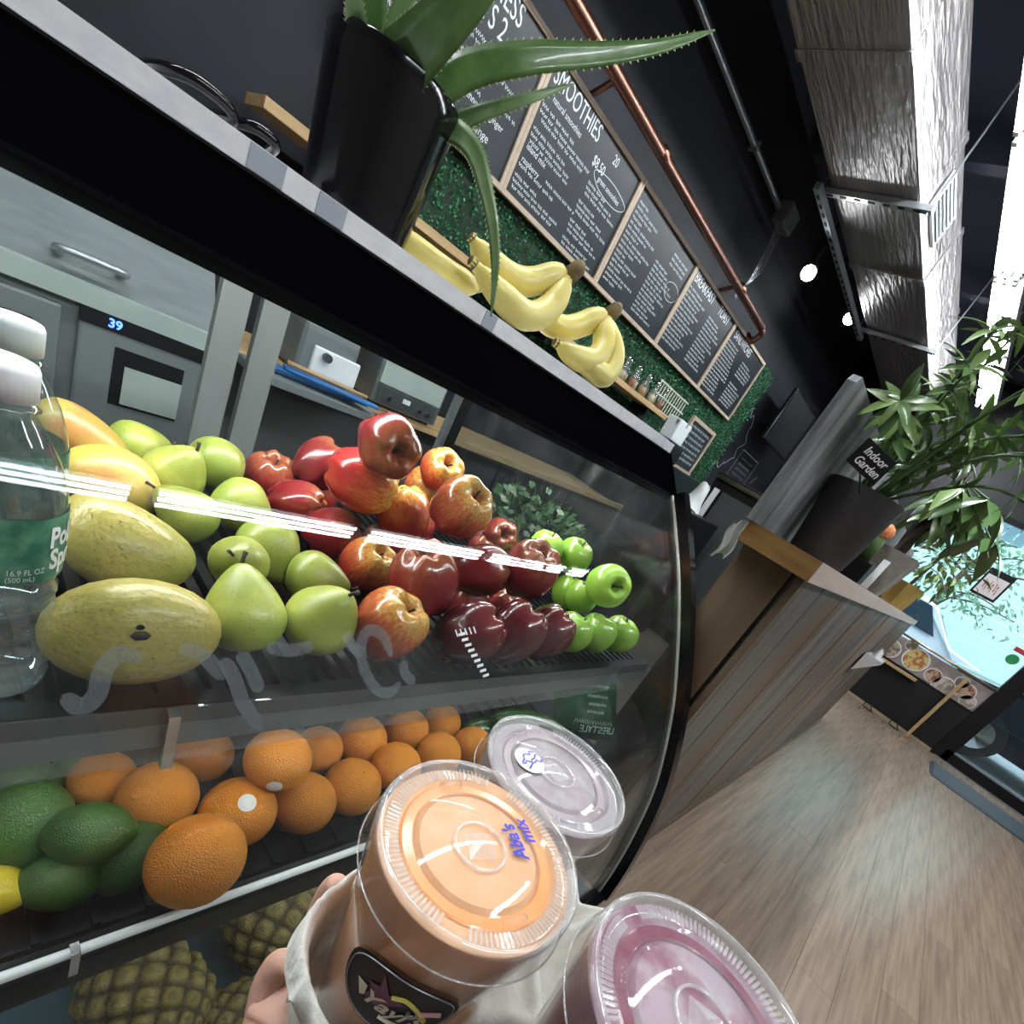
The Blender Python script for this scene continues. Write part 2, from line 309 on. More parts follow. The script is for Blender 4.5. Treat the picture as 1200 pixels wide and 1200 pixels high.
for k in range(26):
    a = rng.uniform(0, 2 * PI); z0 = rng.uniform(1.3, 3.8); l = rng.uniform(0.8, 2.2)
    e = Vector((math.cos(a) * l * 0.5, math.sin(a) * l, z0 + rng.uniform(0.1, 0.9))); tm.tube(spline([(0.03, -0.05, z0), e * 0.5 + Vector((0, 0, z0 * 0.5 + 0.1)), e], 4), [0.02] * 5 + [0.012] * 4, 5)
    for q in range(55):
        t_ = rng.uniform(0.3, 1.05); p = Vector((0.03, -0.05, z0)).lerp(e, t_) + Vector((rng.gauss(0, 0.12), rng.gauss(0, 0.22), rng.gauss(0, 0.2)))
        n = Vector((rng.gauss(0, 1), rng.gauss(0, 1), rng.gauss(0, 1))).normalized(); u = n.orthogonal().normalized(); v = n.cross(u); s_ = rng.uniform(0.03, 0.06)
        lf.add([p - u * s_ * 1.6, p + v * s_ * 0.6, p + u * s_ * 1.6, p - v * s_ * 0.6], [(0, 1, 2, 3)])
tm.build('trunk', 'bark', tr, True); o = lf.build('leaves', 'street_leaf', tr, fix=False); o['kind'] = 'stuff'
# parked cars
mat('car_white', (0.62, 0.66, 0.72), 0.25, coat=0.6); mat('car_black', (0.01, 0.014, 0.022), 0.15, coat=0.8); mat('car_glass', (0.02, 0.035, 0.05), 0.05); mat('tyre', (0.01, 0.01, 0.01), 0.8); mat('lamp_red', (0.5, 0.02, 0.03), 0.3)
def car(name, label, loc, rz, body, roof_h):
    t = thing(name, label, 'car', loc, (0, 0, rz))
    prof = [(-2.1, 0.28), (-2.15, 0.75), (-2.0, 0.98), (-1.8, 1.02), (-1.45, roof_h - 0.06), (-1.2, roof_h), (0.35, roof_h), (0.6, roof_h - 0.05), (1.15, 1.02), (2.0, 0.92), (2.15, 0.7), (2.1, 0.28)]
    m = MB(); m.grid(12, 2, lambda u, v: (prof[round(u * 11)][0], 0, 0)) if False else None
    b = MB(); n = len(prof)
    for y, k in ((-0.88, 0.0), (-0.8, 1.0), (0.8, 1.0), (0.88, 0.0)): b.v += [(px * (0.985 + 0.015 * k), y * (1 - 0.13 * max(0, (pz - 1.0)) / 0.5), pz * (0.97 + 0.03 * k)) for px, pz in prof]
    for j in range(3):
        for i in range(n): b.f.append((j * n + i, j * n + (i + 1) % n, (j + 1) * n + (i + 1) % n, (j + 1) * n + i))
    b.f += [tuple(range(n)), tuple(range(4 * n - 1, 3 * n - 1, -1))]
    b.build('body', body, t, auto=30)
    for s in (-1, 1):
        for x0, x1 in ((-1.5, -0.75), (-0.7, 0.1), (0.15, 0.85)):
            yy = s * 0.865; yt = s * 0.79; MB().add([(x0, yy, 1.04), (x1, yy, 1.04), (min(x1, 0.5), yt, roof_h - 0.08), (max(x0, -1.3), yt, roof_h - 0.08)], [(0, 1, 2, 3)]).build('side_window', 'car_glass', t)
        for x in (-1.35, 1.35):
            wl = MB().lathe([(0.2, -0.1), (0.32, -0.09), (0.33, 0.09), (0.2, 0.1)], 24, Matrix.Translation((x, s * 0.82, 0.33)) @ Matrix.Rotation(PI / 2, 4, 'X')).build('wheel', 'tyre', t, auto=40)
            MB().lathe([(0.2, -0.105), (0.05, -0.115), (0.05, 0.115), (0.2, 0.105)], 16, Matrix.Translation((x, s * 0.82, 0.33)) @ Matrix.Rotation(PI / 2, 4, 'X')).build('hubcap', 'chrome', wl)
        MB().bbox((-2.12, s * 0.7, 0.82), (0.08, 0.25, 0.16), 0.02).build('tail_lamp', 'lamp_red', t)
        MB().bbox((2.1, s * 0.66, 0.74), (0.08, 0.3, 0.12), 0.02).build('head_lamp', 'chrome', t)
    MB().add([(0.66, -0.72, roof_h - 0.09), (0.66, 0.72, roof_h - 0.09), (1.13, 0.8, 1.03), (1.13, -0.8, 1.03)], [(0, 1, 2, 3)]).build('windscreen', 'car_glass', t)
    MB().add([(-1.49, -0.72, roof_h - 0.1), (-1.49, 0.72, roof_h - 0.1), (-1.83, 0.8, 1.04), (-1.83, -0.8, 1.04)], [(0, 1, 2, 3)]).build('rear_window', 'car_glass', t)
    return t
car('parked_van', 'white car with dark side windows parked outside the shop window', (12.45, 0.95, -0.02), PI / 2 + PI, 'car_white', 1.55)
car('parked_sedan', 'dark car parked close outside the street door', (9.75, -2.35, -0.02), PI / 2, 'car_black', 1.42)
# ================================================================== wall behind the counter
mat('hedge_leaf', (0.012, 0.10, 0.04), 0.45, rand=0.0, col2=(0.04, 0.25, 0.10), nscale=30, lo=0.3, hi=0.7); mat('hedge_back', (0.006, 0.022, 0.01), 0.8)
hg = thing('hedge_panel', 'green artificial hedge panel covering the wall under the menu boards', 'hedge', (0, 0, 0))
HX0, HX1, HZ0, HZ1 = 1.03, 5.62, 0.95, 2.36
MB().bx(HX0, HX1, 2.672, 2.698, HZ0, HZ1).build('backing', 'hedge_back', hg)
lv = MB(); rng = random.Random(5)
for k in range(34000):
    x = rng.uniform(HX0, HX1 + 0.06); z = rng.uniform(HZ0, HZ1 + 0.03)
    if 0.98 < x < 5.31 and 1.8 < z < 2.4: continue
    p = Vector((x, 2.672 - min(0.022, abs(rng.gauss(0, 0.011))), z)); d = Vector((rng.gauss(0, 1), -abs(rng.gauss(0.9, 0.4)), rng.gauss(0.3, 1))).normalized(); l = rng.uniform(0.010, 0.02)
    sd = d.cross(Vector((rng.gauss(0, 1), rng.gauss(0, 1), rng.gauss(0, 1)))).normalized() * l * 0.42
    lv.add([p, p + d * l * 0.5 + sd, p + d * l, p + d * l * 0.5 - sd], [(0, 1, 2, 3)])
o = lv.build('leaves', 'hedge_leaf', hg, fix=False); o['kind'] = 'stuff'
# menu boards ------------------------------------------------------
YB = 2.63; BZ0, BZ1 = CAMH + 0.272 * YB, CAMH + 0.486 * YB; BW = 0.325 * YB; BH = BZ1 - BZ0; F_ = 0.022
def squig(mb, x, z, ln, h, y, rng, wd=0.0042):
    """a line of illegible small handwriting"""
    e = x + ln
    while x < e - 0.012:
        wl = min(rng.uniform(0.03, 0.075), e - x); pts = []; u = 0.0; s = 1
        while u < wl:
            pts.append((x + u, y, z + h * (0.5 + 0.5 * s * rng.uniform(0.5, 1.0)))); u += h * rng.uniform(0.28, 0.5); s = -s
        if len(pts) > 2: mb.strip(pts, wd, (0, 1, 0))
        x += wl + h * 0.7
def board(i, label, heads, lines, extra=None, cat='menu board'):
    x0 = (0.379 + 0.325 * i) * YB; y = YB
    t = thing('menu_board', label, cat, (x0, y, BZ0), group='chalk menu boards')
    MB().bx(F_ * 0.6, BW - F_ * 0.6, 0.0, 0.014, F_ * 0.6, BH - F_ * 0.6).build('slate', 'black_board', t)
    for a in ((0, BW, 0, F_), (0, BW, BH - F_, BH), (0.0, F_, F_, BH - F_), (BW - F_, BW, F_, BH - F_)): MB().bx(a[0] + 0.001, a[1] - 0.001, -0.012, 0.016, a[2], a[3]).build('frame_rail', 'pale_wood', t)
    m = MB(); yy = -0.0015
    for s, u, v, sz, sx in heads:
        m = MB(); put_text(m, s, lambda a, b: (u * BW + a, yy, v * BH + b), sz, sx); m.build('heading', 'chalk', t)
    rr = random.Random(40 + i)
    for u, v, ln, h in lines: m = MB(); squig(m, u * BW, v * BH, ln * BW, h, yy, rr); m.build('handwritten_line', 'chalk', t)
    if extra: m = MB(); extra(m, yy); m.build('chalk_ring', 'chalk', t)
    return t
def ring(m, u, v, ru, rv, yy):
    m.strip([(u * BW + ru * BW * math.cos(a) * (1 + 0.05 * math.sin(3 * a)), yy, v * BH + rv * BH * math.sin(a)) for a in [2 * PI * k / 26 for k in range(27)]], 0.003, (0, 1, 0))
hs = 0.015
board(0, 'chalk board headed wellness shots', [('WELLNESS', 0.34, 0.84, 0.1, 0.78), ('SHOTS 2', 0.36, 0.69, 0.1, 0.78), ('ginger', 0.78, 0.3, 0.035, 1), ('cayenne', 0.56, 0.29, 0.035, 1), ('Orange', 0.66, 0.17, 0.045, 1), ('juice', 0.7, 0.1, 0.045, 1)],
      [(0.42, 0.6, 0.25, hs), (0.42, 0.56, 0.2, hs), (0.72, 0.52, 0.2, hs), (0.05, 0.6, 0.3, hs), (0.05, 0.5, 0.3, hs), (0.42, 0.46, 0.3, hs), (0.42, 0.42, 0.2, hs), (0.78, 0.4, 0.16, hs), (0.5, 0.35, 0.2, hs), (0.05, 0.4, 0.3, hs), (0.05, 0.3, 0.3, hs), (0.3, 0.2, 0.25, hs)])
board(1, 'chalk board headed smoothies', [('SMOOTHIES', 0.05, 0.83, 0.1, 0.72), ('20', 0.68, 0.84, 0.06, 0.8), ('$8.50', 0.53, 0.70, 0.06, 0.8), ('natural smoothies', 0.1, 0.74, 0.036, 0.9), ('island mix', 0.055, 0.37, 0.036, 1), ('green smoothies', 0.63, 0.65, 0.036, 0.9), ('raspberry', 0.055, 0.28, 0.033, 1)],
      [(0.05, 0.66, 0.3, hs), (0.05, 0.615, 0.5, hs), (0.08, 0.575, 0.42, hs), (0.05, 0.5, 0.3, hs), (0.05, 0.455, 0.38, hs), (0.06, 0.415, 0.36, hs), (0.27, 0.3, 0.3, hs), (0.05, 0.24, 0.32, hs), (0.05, 0.165, 0.2, hs), (0.05, 0.125, 0.45, hs), (0.06, 0.085, 0.4, hs),
       (0.57, 0.57, 0.2, hs), (0.57, 0.53, 0.3, hs), (0.58, 0.49, 0.36, hs), (0.56, 0.41, 0.2, hs), (0.56, 0.37, 0.32, hs), (0.57, 0.33, 0.36, hs), (0.56, 0.25, 0.18, hs), (0.56, 0.21, 0.3, hs), (0.57, 0.17, 0.34, hs), (0.56, 0.1, 0.28, hs), (0.57, 0.06, 0.34, hs)],
      lambda m, yy: ring(m, 0.77, 0.67, 0.19, 0.07, yy))
L3 = [(0.06, 0.84 - 0.045 * k, 0.12 + 0.3 * ((k * 37) % 10) / 10, hs) for k in range(17)] + [(0.5, 0.62 - 0.043 * k, 0.2 + 0.2 * ((k * 53) % 10) / 10, hs) for k in range(13)] + [(0.66, 0.82 - 0.05 * k, 0.25, hs) for k in range(3)]
board(2, 'chalk board with a bright glare between smoothies and breakfast boards', [], L3, lambda m, yy: ring(m, 0.86, 0.55, 0.11, 0.09, yy))
L4 = [(0.05, 0.76 - 0.048 * k, 0.26 + 0.14 * ((k * 37) % 10) / 10, hs) for k in range(14)] + [(0.53, 0.72 - 0.047 * k, 0.24 + 0.16 * ((k * 53) % 10) / 10, hs) for k in range(13)]
board(3, 'chalk board headed breakfast toast', [('BREAKFAST', 0.05, 0.84, 0.09, 0.78), ('TOAST', 0.62, 0.84, 0.09, 0.78)], L4)
L5 = [(0.05, 0.76 - 0.047 * k, 0.28 + 0.14 * ((k * 41) % 10) / 10, hs) for k in range(15)] + [(0.54, 0.72 - 0.047 * k, 0.24 + 0.14 * ((k * 59) % 10) / 10, hs) for k in range(5)] + [(0.54, 0.4 - 0.047 * k, 0.24 + 0.14 * ((k * 59) % 10) / 10, hs) for k in range(7)]
board(4, 'chalk board headed sandwiches at the end of the row', [('SANDWICHES', 0.1, 0.84, 0.085, 0.8)], L5)
# copper pipe lamp rail
PY = 2.5; PZ = CAMH + 0.54 * PY
cp = thing('copper_pipe', 'long copper pipe rail running above the menu boards', 'pipe', (0, 0, 0))
MB().cyl((-0.6, PY, PZ + 0.02), (4.60, PY, PZ - 0.01), 0.03, 16).build('pipe_run', 'copper', cp, True)
MB().tube(spline([(4.58, PY, PZ - 0.01), (4.67, PY + 0.01, PZ - 0.03), (4.68, PY + 0.06, PZ - 0.1), (4.68, 2.63, BZ1 + 0.005)], 6), 0.026, 12).build('elbow', 'copper', cp, True)
for x in (0.4, 2.13, 3.95): MB().cyl((x, PY, PZ), (x, 2.645, BZ1), 0.014, 8).build('stay', 'copper', cp, True)
for x in (1.2, 2.6, 3.98): MB().cyl((x, PY, PZ + 0.008), (x + 0.05, PY, PZ + 0.008), 0.034, 16).build('coupling', 'copper', cp, True)
# conduit, junction box and loose cables
cd = thing('conduit', 'thin grey steel conduit along the upper black wall', 'conduit', (0, 0, 0))
cy = 2.66; cz = CAMH + 0.728 * 2.66
MB().cyl((-0.5, cy, cz - 0.02), (4.12, cy, cz), 0.021, 10).build('tube', 'galv', cd, True)
for x in (0.9, 2.2, 3.5): MB().bx(x, x + 0.03, cy - 0.02, 2.7, cz - 0.025, cz + 0.025).build('strap', 'galv', cd)
jb = MB().bbox((4.27, 2.65, cz + 0.01), (0.2, 0.1, 0.13), 0.006).build('junction_box', 'grey_paint'); tag(jb, 'small grey junction box at the end of the wall conduit', 'box')
MB().bbox((4.27, 2.597, cz + 0.01), (0.18, 0.008, 0.11), 0.003).build('cover', 'grey_paint', jb)
for k in range(4):
    x = 4.2 + 0.035 * k; c = MB(); c.tube(spline([(x, 2.645, cz - 0.05), (x - 0.01, 2.61, cz - 0.2 - 0.03 * k), (x - 0.02 * k, 2.6, cz - 0.42), (4.2 - 0.01 * k, 2.62, 2.5), (4.17 - 0.012 * k, 2.6, 2.44)], 6), 0.0042, 6)
    tag(c.build('loose_cable', 'galv', smooth=True), 'thin white cable dropping from the junction box to the boards', 'cable', 'cables under the junction box')
# wall shelf and swing-top bottles
ws = MB().bbox((2.36, 2.54, 1.4625), (3.2, 0.19, 0.035), 0.003).build('wall_shelf', 'shelf_wood'); tag(ws, 'long light wooden shelf on the hedge wall', 'shelf')
for x in (1.0, 2.4, 3.7): MB().bx(x, x + 0.03, 2.48, 2.634, 1.39, 1.445).build('bracket', 'black_satin', ws)
clear('bottle_clear', (0.8, 0.85, 0.85), 1.0, 0.02, milk=0.06)
for nm, c in (('fill_amber', (0.42, 0.24, 0.1)), ('fill_brown', (0.3, 0.1, 0.03)), ('fill_cream', (0.5, 0.42, 0.3))): mat(nm, c, 0.4)
for k in range(9):
    x = 3.22 + 0.078 * k; y = 2.50 + (k % 2) * 0.035
    b = thing('juice_bottle', 'small clear swing-top bottle standing on the wall shelf', 'bottle', (x, y, 1.481), group='swing-top bottles on the wall shelf')
    MB().lathe([(0.0, 0), (0.03, 0), (0.031, 0.07), (0.026, 0.09), (0.012, 0.11), (0.012, 0.135), (0.0, 0.135)], 14).build('glass', 'bottle_clear', b, True)
    MB().lathe([(0.0, 0.002), (0.028, 0.002), (0.029, 0.06), (0.0, 0.06)], 12).build('juice', ('fill_cream', 'fill_amber', 'fill_brown')[k % 3], b, True)
    MB().lathe([(0.0, 0.134), (0.011, 0.135), (0.013, 0.145), (0.008, 0.155), (0.0, 0.156)], 10).build('stopper', 'chrome', b, True)
# TV, chalk sketches, small board, wire rack, print box
tv = thing('wall_screen', 'flat black television mounted on the far wall', 'television', (6.26, 2.45, 1.88))
MB().bbox((0, 0, 0.27), (0.9, 0.04, 0.53), 0.008).build('bezel', 'black_gloss', tv)
mat('screen', (0.006, 0.007, 0.009), 0.04, spec=0.9); MB().bx(-0.43, 0.43, -0.024, -0.021, 0.025, 0.515).build('screen', 'screen', tv)
MB().bx(-0.1, 0.1, 0.02, 0.25, 0.17, 0.37).build('bracket', 'black_satin', tv)
ck = MB(); rr = random.Random(2)
ck.strip(spline([(5.75 + 0.5 * math.cos(a) * (0.6 + 0.1 * math.sin(9 * a)), 2.694, 1.75 + 0.42 * math.sin(a) * (0.7 + 0.09 * math.sin(13 * a))) for a in [-2.4 + 0.16 * k for k in range(32)]], 2), 0.012, (0, 1, 0))
for a in ((6.15, 1.42, 6.75, 1.42), (6.75, 1.42, 6.75, 1.74), (6.75, 1.74, 6.15, 1.74), (6.15, 1.74, 6.15, 1.42), (6.9, 1.5, 7.0, 1.62)): ck.strip([(a[0], 2.694, a[1]), (a[2], 2.694, a[3])], 0.01, (0, 1, 0))
for k in range(4): squig(ck, 6.25, 1.47 + 0.06 * k, 0.4, 0.03, 2.694, rr, 0.006)
tag(ck.build('chalk_drawing', 'chalk_grey'), 'faint chalk drawing on the black wall beside the hedge', 'drawing')
sb = thing('small_menu_board', 'small framed chalk board standing below the sandwiches board', 'menu board', (4.36, 2.46, 1.2))
MB().bx(0.0, 0.5, 0, 0.012, 0, 0.41).build('slate', 'black_board', sb)
for a in ((-0.01, 0.51, -0.01, 0.02), (-0.01, 0.51, 0.39, 0.42), (-0.01, 0.02, 0.02, 0.39), (0.48, 0.51, 0.02, 0.39)): MB().bx(a[0], a[1], -0.012, 0.014, a[2], a[3]).build('frame_rail', 'pale_wood', sb)
for k in range(7): m = MB(); squig(m, 0.04, 0.34 - 0.045 * k, 0.4, 0.022, -0.002, rr, 0.006); m.build('handwritten_line', 'chalk', sb)
mat('cream_wire', (0.5, 0.5, 0.42), 0.4)
rk = MB()
for k in range(12): rk.cyl((3.86 + 0.045 * k, 2.6, 1.5), (3.86 + 0.045 * k, 2.6, 1.68), 0.006, 6)
for z in (1.5, 1.59, 1.68): rk.cyl((3.84, 2.6, z), (4.4, 2.6, z), 0.006, 6)
tag(rk.build('wire_rack', 'cream_wire'), 'cream wire rack hanging on the hedge beside the shelf', 'rack')
mat('crackle', (0.62, 0.66, 0.66), 0.4, col2=(0.05, 0.06, 0.06), nscale=7, detail=2, lo=0.62, hi=0.66)
tag(MB().bbox((3.87, 2.26, 1.26), (0.26, 0.18, 0.14), 0.01).build('black_crate', 'black_satin'), 'small black crate carrying the printed white box', 'crate')
tag(MB().bbox((3.87, 2.26, 1.411), (0.2, 0.12, 0.16), 0.01).build('print_box', 'crackle'), 'white box with a black branching print behind the display case', 'box')
# ================================================================== working side of the counter
bc = thing('back_counter', 'wooden worktop on grey cabinets against the back wall', 'counter', (0, 0, 0))
MB().bbox((3.1, 2.42, 0.728), (4.7, 0.5, 0.034), 0.003).build('worktop', 'shelf_wood', bc); MB().bx(0.8, 5.4, 2.3, 2.66, 0.0, 0.711).build('carcass', 'dark_grey', bc)
for k in range(6): MB().bbox((1.2 + 0.75 * k, 2.29, 0.36), (0.72, 0.02, 0.66), 0.004).build('cabinet_door', 'dark_grey', bc)
tag(MB().bbox((4.2, 2.4, 0.967), (1.5, 0.4, 0.44), 0.01).build('dark_appliance', 'black_satin'), 'dark low appliance housing on the back worktop', 'appliance')
mat('lid_grey', (0.13, 0.15, 0.15), 0.55, col2=(0.17, 0.19, 0.19), nscale=6, stretch=(1, 1, 6), spec=0.3)
pf = thing('prep_fridge', 'grey refrigerated prep table with drawers and a blue digital readout', 'fridge', (-0.9, 2.15, 0))
MB().bx(0, 1.58, 0, 0.5, 0.06, 0.69).build('cabinet', 'grey_paint', pf)
MB().bx(-0.01, 1.585, -0.03, 0.5, 0.705, 0.76).build('top_edge', 'pale_green_grey', pf)
MB().bx(0.0, 1.58, -0.005, 0.4, 0.69, 0.705).build('vent', 'dark_grey', pf)
ld = MB().add([(0, 0.02, 0.76), (1.58, 0.02, 0.76), (1.58, 0.2, 1.0), (0, 0.2, 1.0), (0, 0.5, 1.0), (1.58, 0.5, 1.0), (0, 0.5, 0.76), (1.58, 0.5, 0.76)], [(0, 1, 2, 3), (3, 2, 5, 4), (4, 5, 7, 6), (0, 3, 4, 6), (1, 7, 5, 2)]).build('lid', 'lid_grey', pf)
MB().tube(spline([(1.17, 0.05, 0.80), (1.17, 0.0, 0.82), (1.31, 0.0, 0.825), (1.31, 0.05, 0.81)], 5), 0.011, 8).build('handle', 'galv', ld, True)
for x0, x1 in ((0.04, 0.58), (0.62, 1.18), (1.22, 1.56)):
    d = MB().bbox(((x0 + x1) / 2, -0.012, 0.38), (x1 - x0, 0.03, 0.6), 0.008).build('drawer_front', 'grey_paint', pf)
    MB().bx(x0 + 0.09, x1 - 0.06, -0.029, -0.026, 0.44, 0.62).build('handle_recess', 'black_satin', d)
    MB().bx(x0 + 0.12, x1 - 0.06, -0.034, -0.029, 0.45, 0.57).build('label_plate', 'pale_green_grey', d)
mat('led_blue', (0.05, 0.12, 1.0), 0.5, emit=6.0)
MB().bx(1.22, 1.56, -0.03, -0.005, 0.66, 0.705).build('control_panel', 'black_satin', pf)
m = MB(); put_text(m, '39', lambda a, b: (1.285 + a, -0.033, 0.672 + b), 0.035, bold=0.001); m.build('readout', 'led_blue', pf)
ml = thing('drink_mixer', 'grey countertop machine with a pale panel and round knob', 'mixer', (1.08, 2.27, 0.7455))
MB().bbox((0, 0, 0.1), (0.24, 0.2, 0.2), 0.03, seg=3).build('body', 'grey_paint', ml); MB().bbox((0.03, -0.105, 0.075), (0.2, 0.02, 0.1), 0.009, seg=3).build('front_panel', 'white_plastic', ml)
MB().cyl((-0.02, -0.115, 0.1), (-0.02, -0.14, 0.1), 0.016, 16).build('knob', 'dark_grey', ml); MB().bbox((0.05, 0.0, 0.27), (0.09, 0.1, 0.16), 0.02).build('head', 'steel', ml)
ts = thing('toaster_oven', 'silver box appliance with a dark control strip on the worktop', 'appliance', (1.48, 2.28, 0.7455))
MB().bbox((0, 0, 0.11), (0.37, 0.24, 0.2), 0.012).build('body', 'steel', ts); MB().bx(-0.16, 0.16, -0.124, -0.12, 0.02, 0.09).build('control_strip', 'dark_grey', ts)
MB().bx(-0.17, 0.17, -0.126, -0.12, 0.1, 0.19).build('face', 'pale_green_grey', ts); MB().bx(-0.03, 0.01, -0.128, -0.124, 0.055, 0.075).build('badge', 'white_plastic', ts)
for x in (-0.1, 0.07, 0.12): MB().cyl((x, -0.122, 0.05), (x, -0.132, 0.05), 0.01, 10).build('knob', 'chrome', ts)
for x in (-0.14, 0.14): MB().bx(x - 0.02, x + 0.02, -0.1, 0.1, 0.0, 0.012).build('foot', 'black_satin', ts)
mat('blue_card', (0.03, 0.16, 0.42), 0.5); mat('wood_spoon', (0.45, 0.28, 0.14), 0.5)
for k in range(3): tag(MB().bbox((0.98 + 0.03 * k, 2.05 - 0.03 * k, 0.75 + 0.0 + 0.012 * k), (0.36, 0.06, 0.01), 0.003, Matrix.Rotation(-0.1 * k, 3, 'Z')).build('glove_box_flap', 'blue_card'), 'flat blue packet lying at the edge of the back worktop', 'packet', 'blue packets on the back worktop')
sp = MB(); sp.tube([(0.86, 2.0, 0.795), (1.18, 1.99, 0.79)], [0.009, 0.006], 8); tag(sp.build('wooden_stick', 'wood_spoon', smooth=True), 'thin wooden stick lying on the blue packets', 'stick')
tag(MB().bbox((1.0, 2.05, 0.725), (0.5, 0.2, 0.03), 0.004).build('pull_out_board', 'grey_paint'), 'grey pull-out board under the blue packets', 'board')
ff = thing('upright_cooler', 'low black cooler with a grey front beyond the display case', 'cooler', (4.05, 1.05, 0))
MB().bbox((0.3, 0.39, 0.66), (0.6, 0.78, 1.32), 0.01).build('cabinet', 'black_satin', ff); MB().bx(-0.015, 0.0, 0.02, 0.66, 0.1, 1.2).build('front_panel', 'dark_grey', ff); MB().bx(-0.025, 0.0, 0.0, 0.78, 1.27, 1.3).build('trim', 'chrome', ff)
MB().bx(-0.03, -0.015, 0.685, 0.73, 0.85, 1.2).build('handle', 'white_plastic', ff)
mat('bag_white', (0.7, 0.72, 0.72), 0.4, bump=0.6, bscale=12)
bg_ = MB(); bg_.grid(14, 8, lambda u, v: (3.72 + 0.08 * math.cos(2 * PI * u) * (1 - 0.5 * v) + 0.012 * math.sin(11 * u + 5 * v), 1.72 + 0.08 * math.sin(2 * PI * u) * (1 - 0.5 * v), 0.98 + 0.2 * v + 0.015 * math.sin(14 * u)), True)
tag(bg_.build('plastic_bag', 'bag_white', smooth=True), 'crumpled white plastic bag beside the black cooler', 'bag')
tag(MB().bbox((3.6, 1.75, 0.489), (0.5, 0.5, 0.978), 0.01).build('side_cabinet', 'black_satin'), 'black cabinet under the white plastic bag', 'cabinet')
# ================================================================== ceiling: duct, strut channels, tubes and spots
mat('foil', (0.36, 0.34, 0.34), 0.42, 0.85, col2=(0.45, 0.43, 0.43), nscale=3, stretch=(0.5, 3, 3), bump=0.4, bscale=7, bstretch=(0.8, 5, 5), bdist=0.05)
DY0, DY1, DZ0, DZ1 = 1.6, 2.15, 3.0, 3.33
du = thing('air_duct', 'large silver foil wrapped air duct under the ceiling', 'duct', (0, 0, 0))
xs = [0.6, 1.75, 2.78, 3.75, 4.6, 5.7, 7.4]; rng = random.Random(9)
for a, b in zip(xs[:-1], xs[1:]):
    j = rng.uniform(-0.006, 0.006)
    MB().bbox(((a + b) / 2, (DY0 + DY1) / 2 + j, (DZ0 + DZ1) / 2), (b - a, DY1 - DY0, DZ1 - DZ0), 0.012).build('duct_section', 'foil', du)
for x in xs[1:-1]: MB().bbox((x, (DY0 + DY1) / 2, (DZ0 + DZ1) / 2), (0.07, DY1 - DY0 + 0.014, DZ1 - DZ0 + 0.014), 0.004).build('tape_band', 'foil', du)
gr = MB().bx(3.86, 4.28, 1.58, 1.6, 3.06, 3.24).build('grille', 'white_plastic', du)
for k in range(6): MB().box((4.07, 1.574, 3.08 + 0.028 * k), (0.36, 0.02, 0.006), Matrix.Rotation(0.6, 3, 'X')).build('louvre', 'galv', gr)
for k, x in enumerate((3.72, 5.6)):
    s = thing('strut_hanger', ('slotted steel channel slung under the foil duct by the grille', 'slotted steel channel slung under the far part of the foil duct')[k], 'bracket', (x, 0, 0))
    MB().bx(-0.02, 0.02, 1.5, 2.22, 2.955, 2.985).build('channel', 'galv', s)
    for q in range(7): MB().bx(-0.008, 0.008, 1.56 + 0.09 * q, 1.6 + 0.09 * q, 2.952, 2.956).build('slot', 'black_satin', s)
    for y in (1.52, 2.2): MB().cyl((0, y, 2.94), (0, y, 3.6), 0.006, 8).build('rod', 'galv', s)
ls = thing('strut_rail', 'long slotted steel rail along the edge of the foil duct', 'rail', (0, 0, 0))
MB().bx(3.6, 5.7, 2.14, 2.18, 2.915, 2.952).build('channel', 'galv', ls)
for q in range(22): MB().bx(3.66 + 0.09 * q, 3.7 + 0.09 * q, 2.152, 2.168, 2.912, 2.916).build('slot', 'black_satin', ls)
mat('tube_light', (0.93, 0.97, 1.0), 0.4, emit=TUBE_E)
def strip_lamp(x0, x1, y, z, n, label, group):
    t = thing('ceiling_lamp', label, 'lamp', (x0, y, z), group=group); L_ = x1 - x0
    MB().bbox((L_ / 2, 0, 0.06), (L_, 0.06 * n, 0.05), 0.006).build('housing', 'grey_paint', t)
    for k in range(n):
        yy = (k - (n - 1) / 2) * 0.058; MB().cyl((0.03, yy, 0.0), (L_ - 0.03, yy, 0.0), 0.013, 10).build('tube', 'tube_light', t, True)
        for xx in (0.0, L_ - 0.03): MB().bx(xx, xx + 0.03, yy - 0.012, yy + 0.012, -0.012, 0.032).build('socket', 'white_plastic', t)
    for xx in (0.2, L_ - 0.2): MB().cyl((xx, 0, 0.08), (xx, 0, 3.6 - z), 0.004, 6).build('hanger', 'galv', t)
for k in range(7): strip_lamp(-1.52 + 1.24 * k, -0.32 + 1.24 * k, 1.19, 3.15, 3, 'fluorescent strip lamp hanging beside the foil duct', 'strip lamps beside the duct')
for k in range(5): strip_lamp(-0.48 + 1.26 * k, 0.72 + 1.26 * k, -1.33, 3.1, 3, 'fluorescent strip lamp hanging over the customer floor', 'strip lamps over the customer floor')
mat('spot_face', (0.95, 0.98, 1.0), 0.4, emit=SPOT_E)
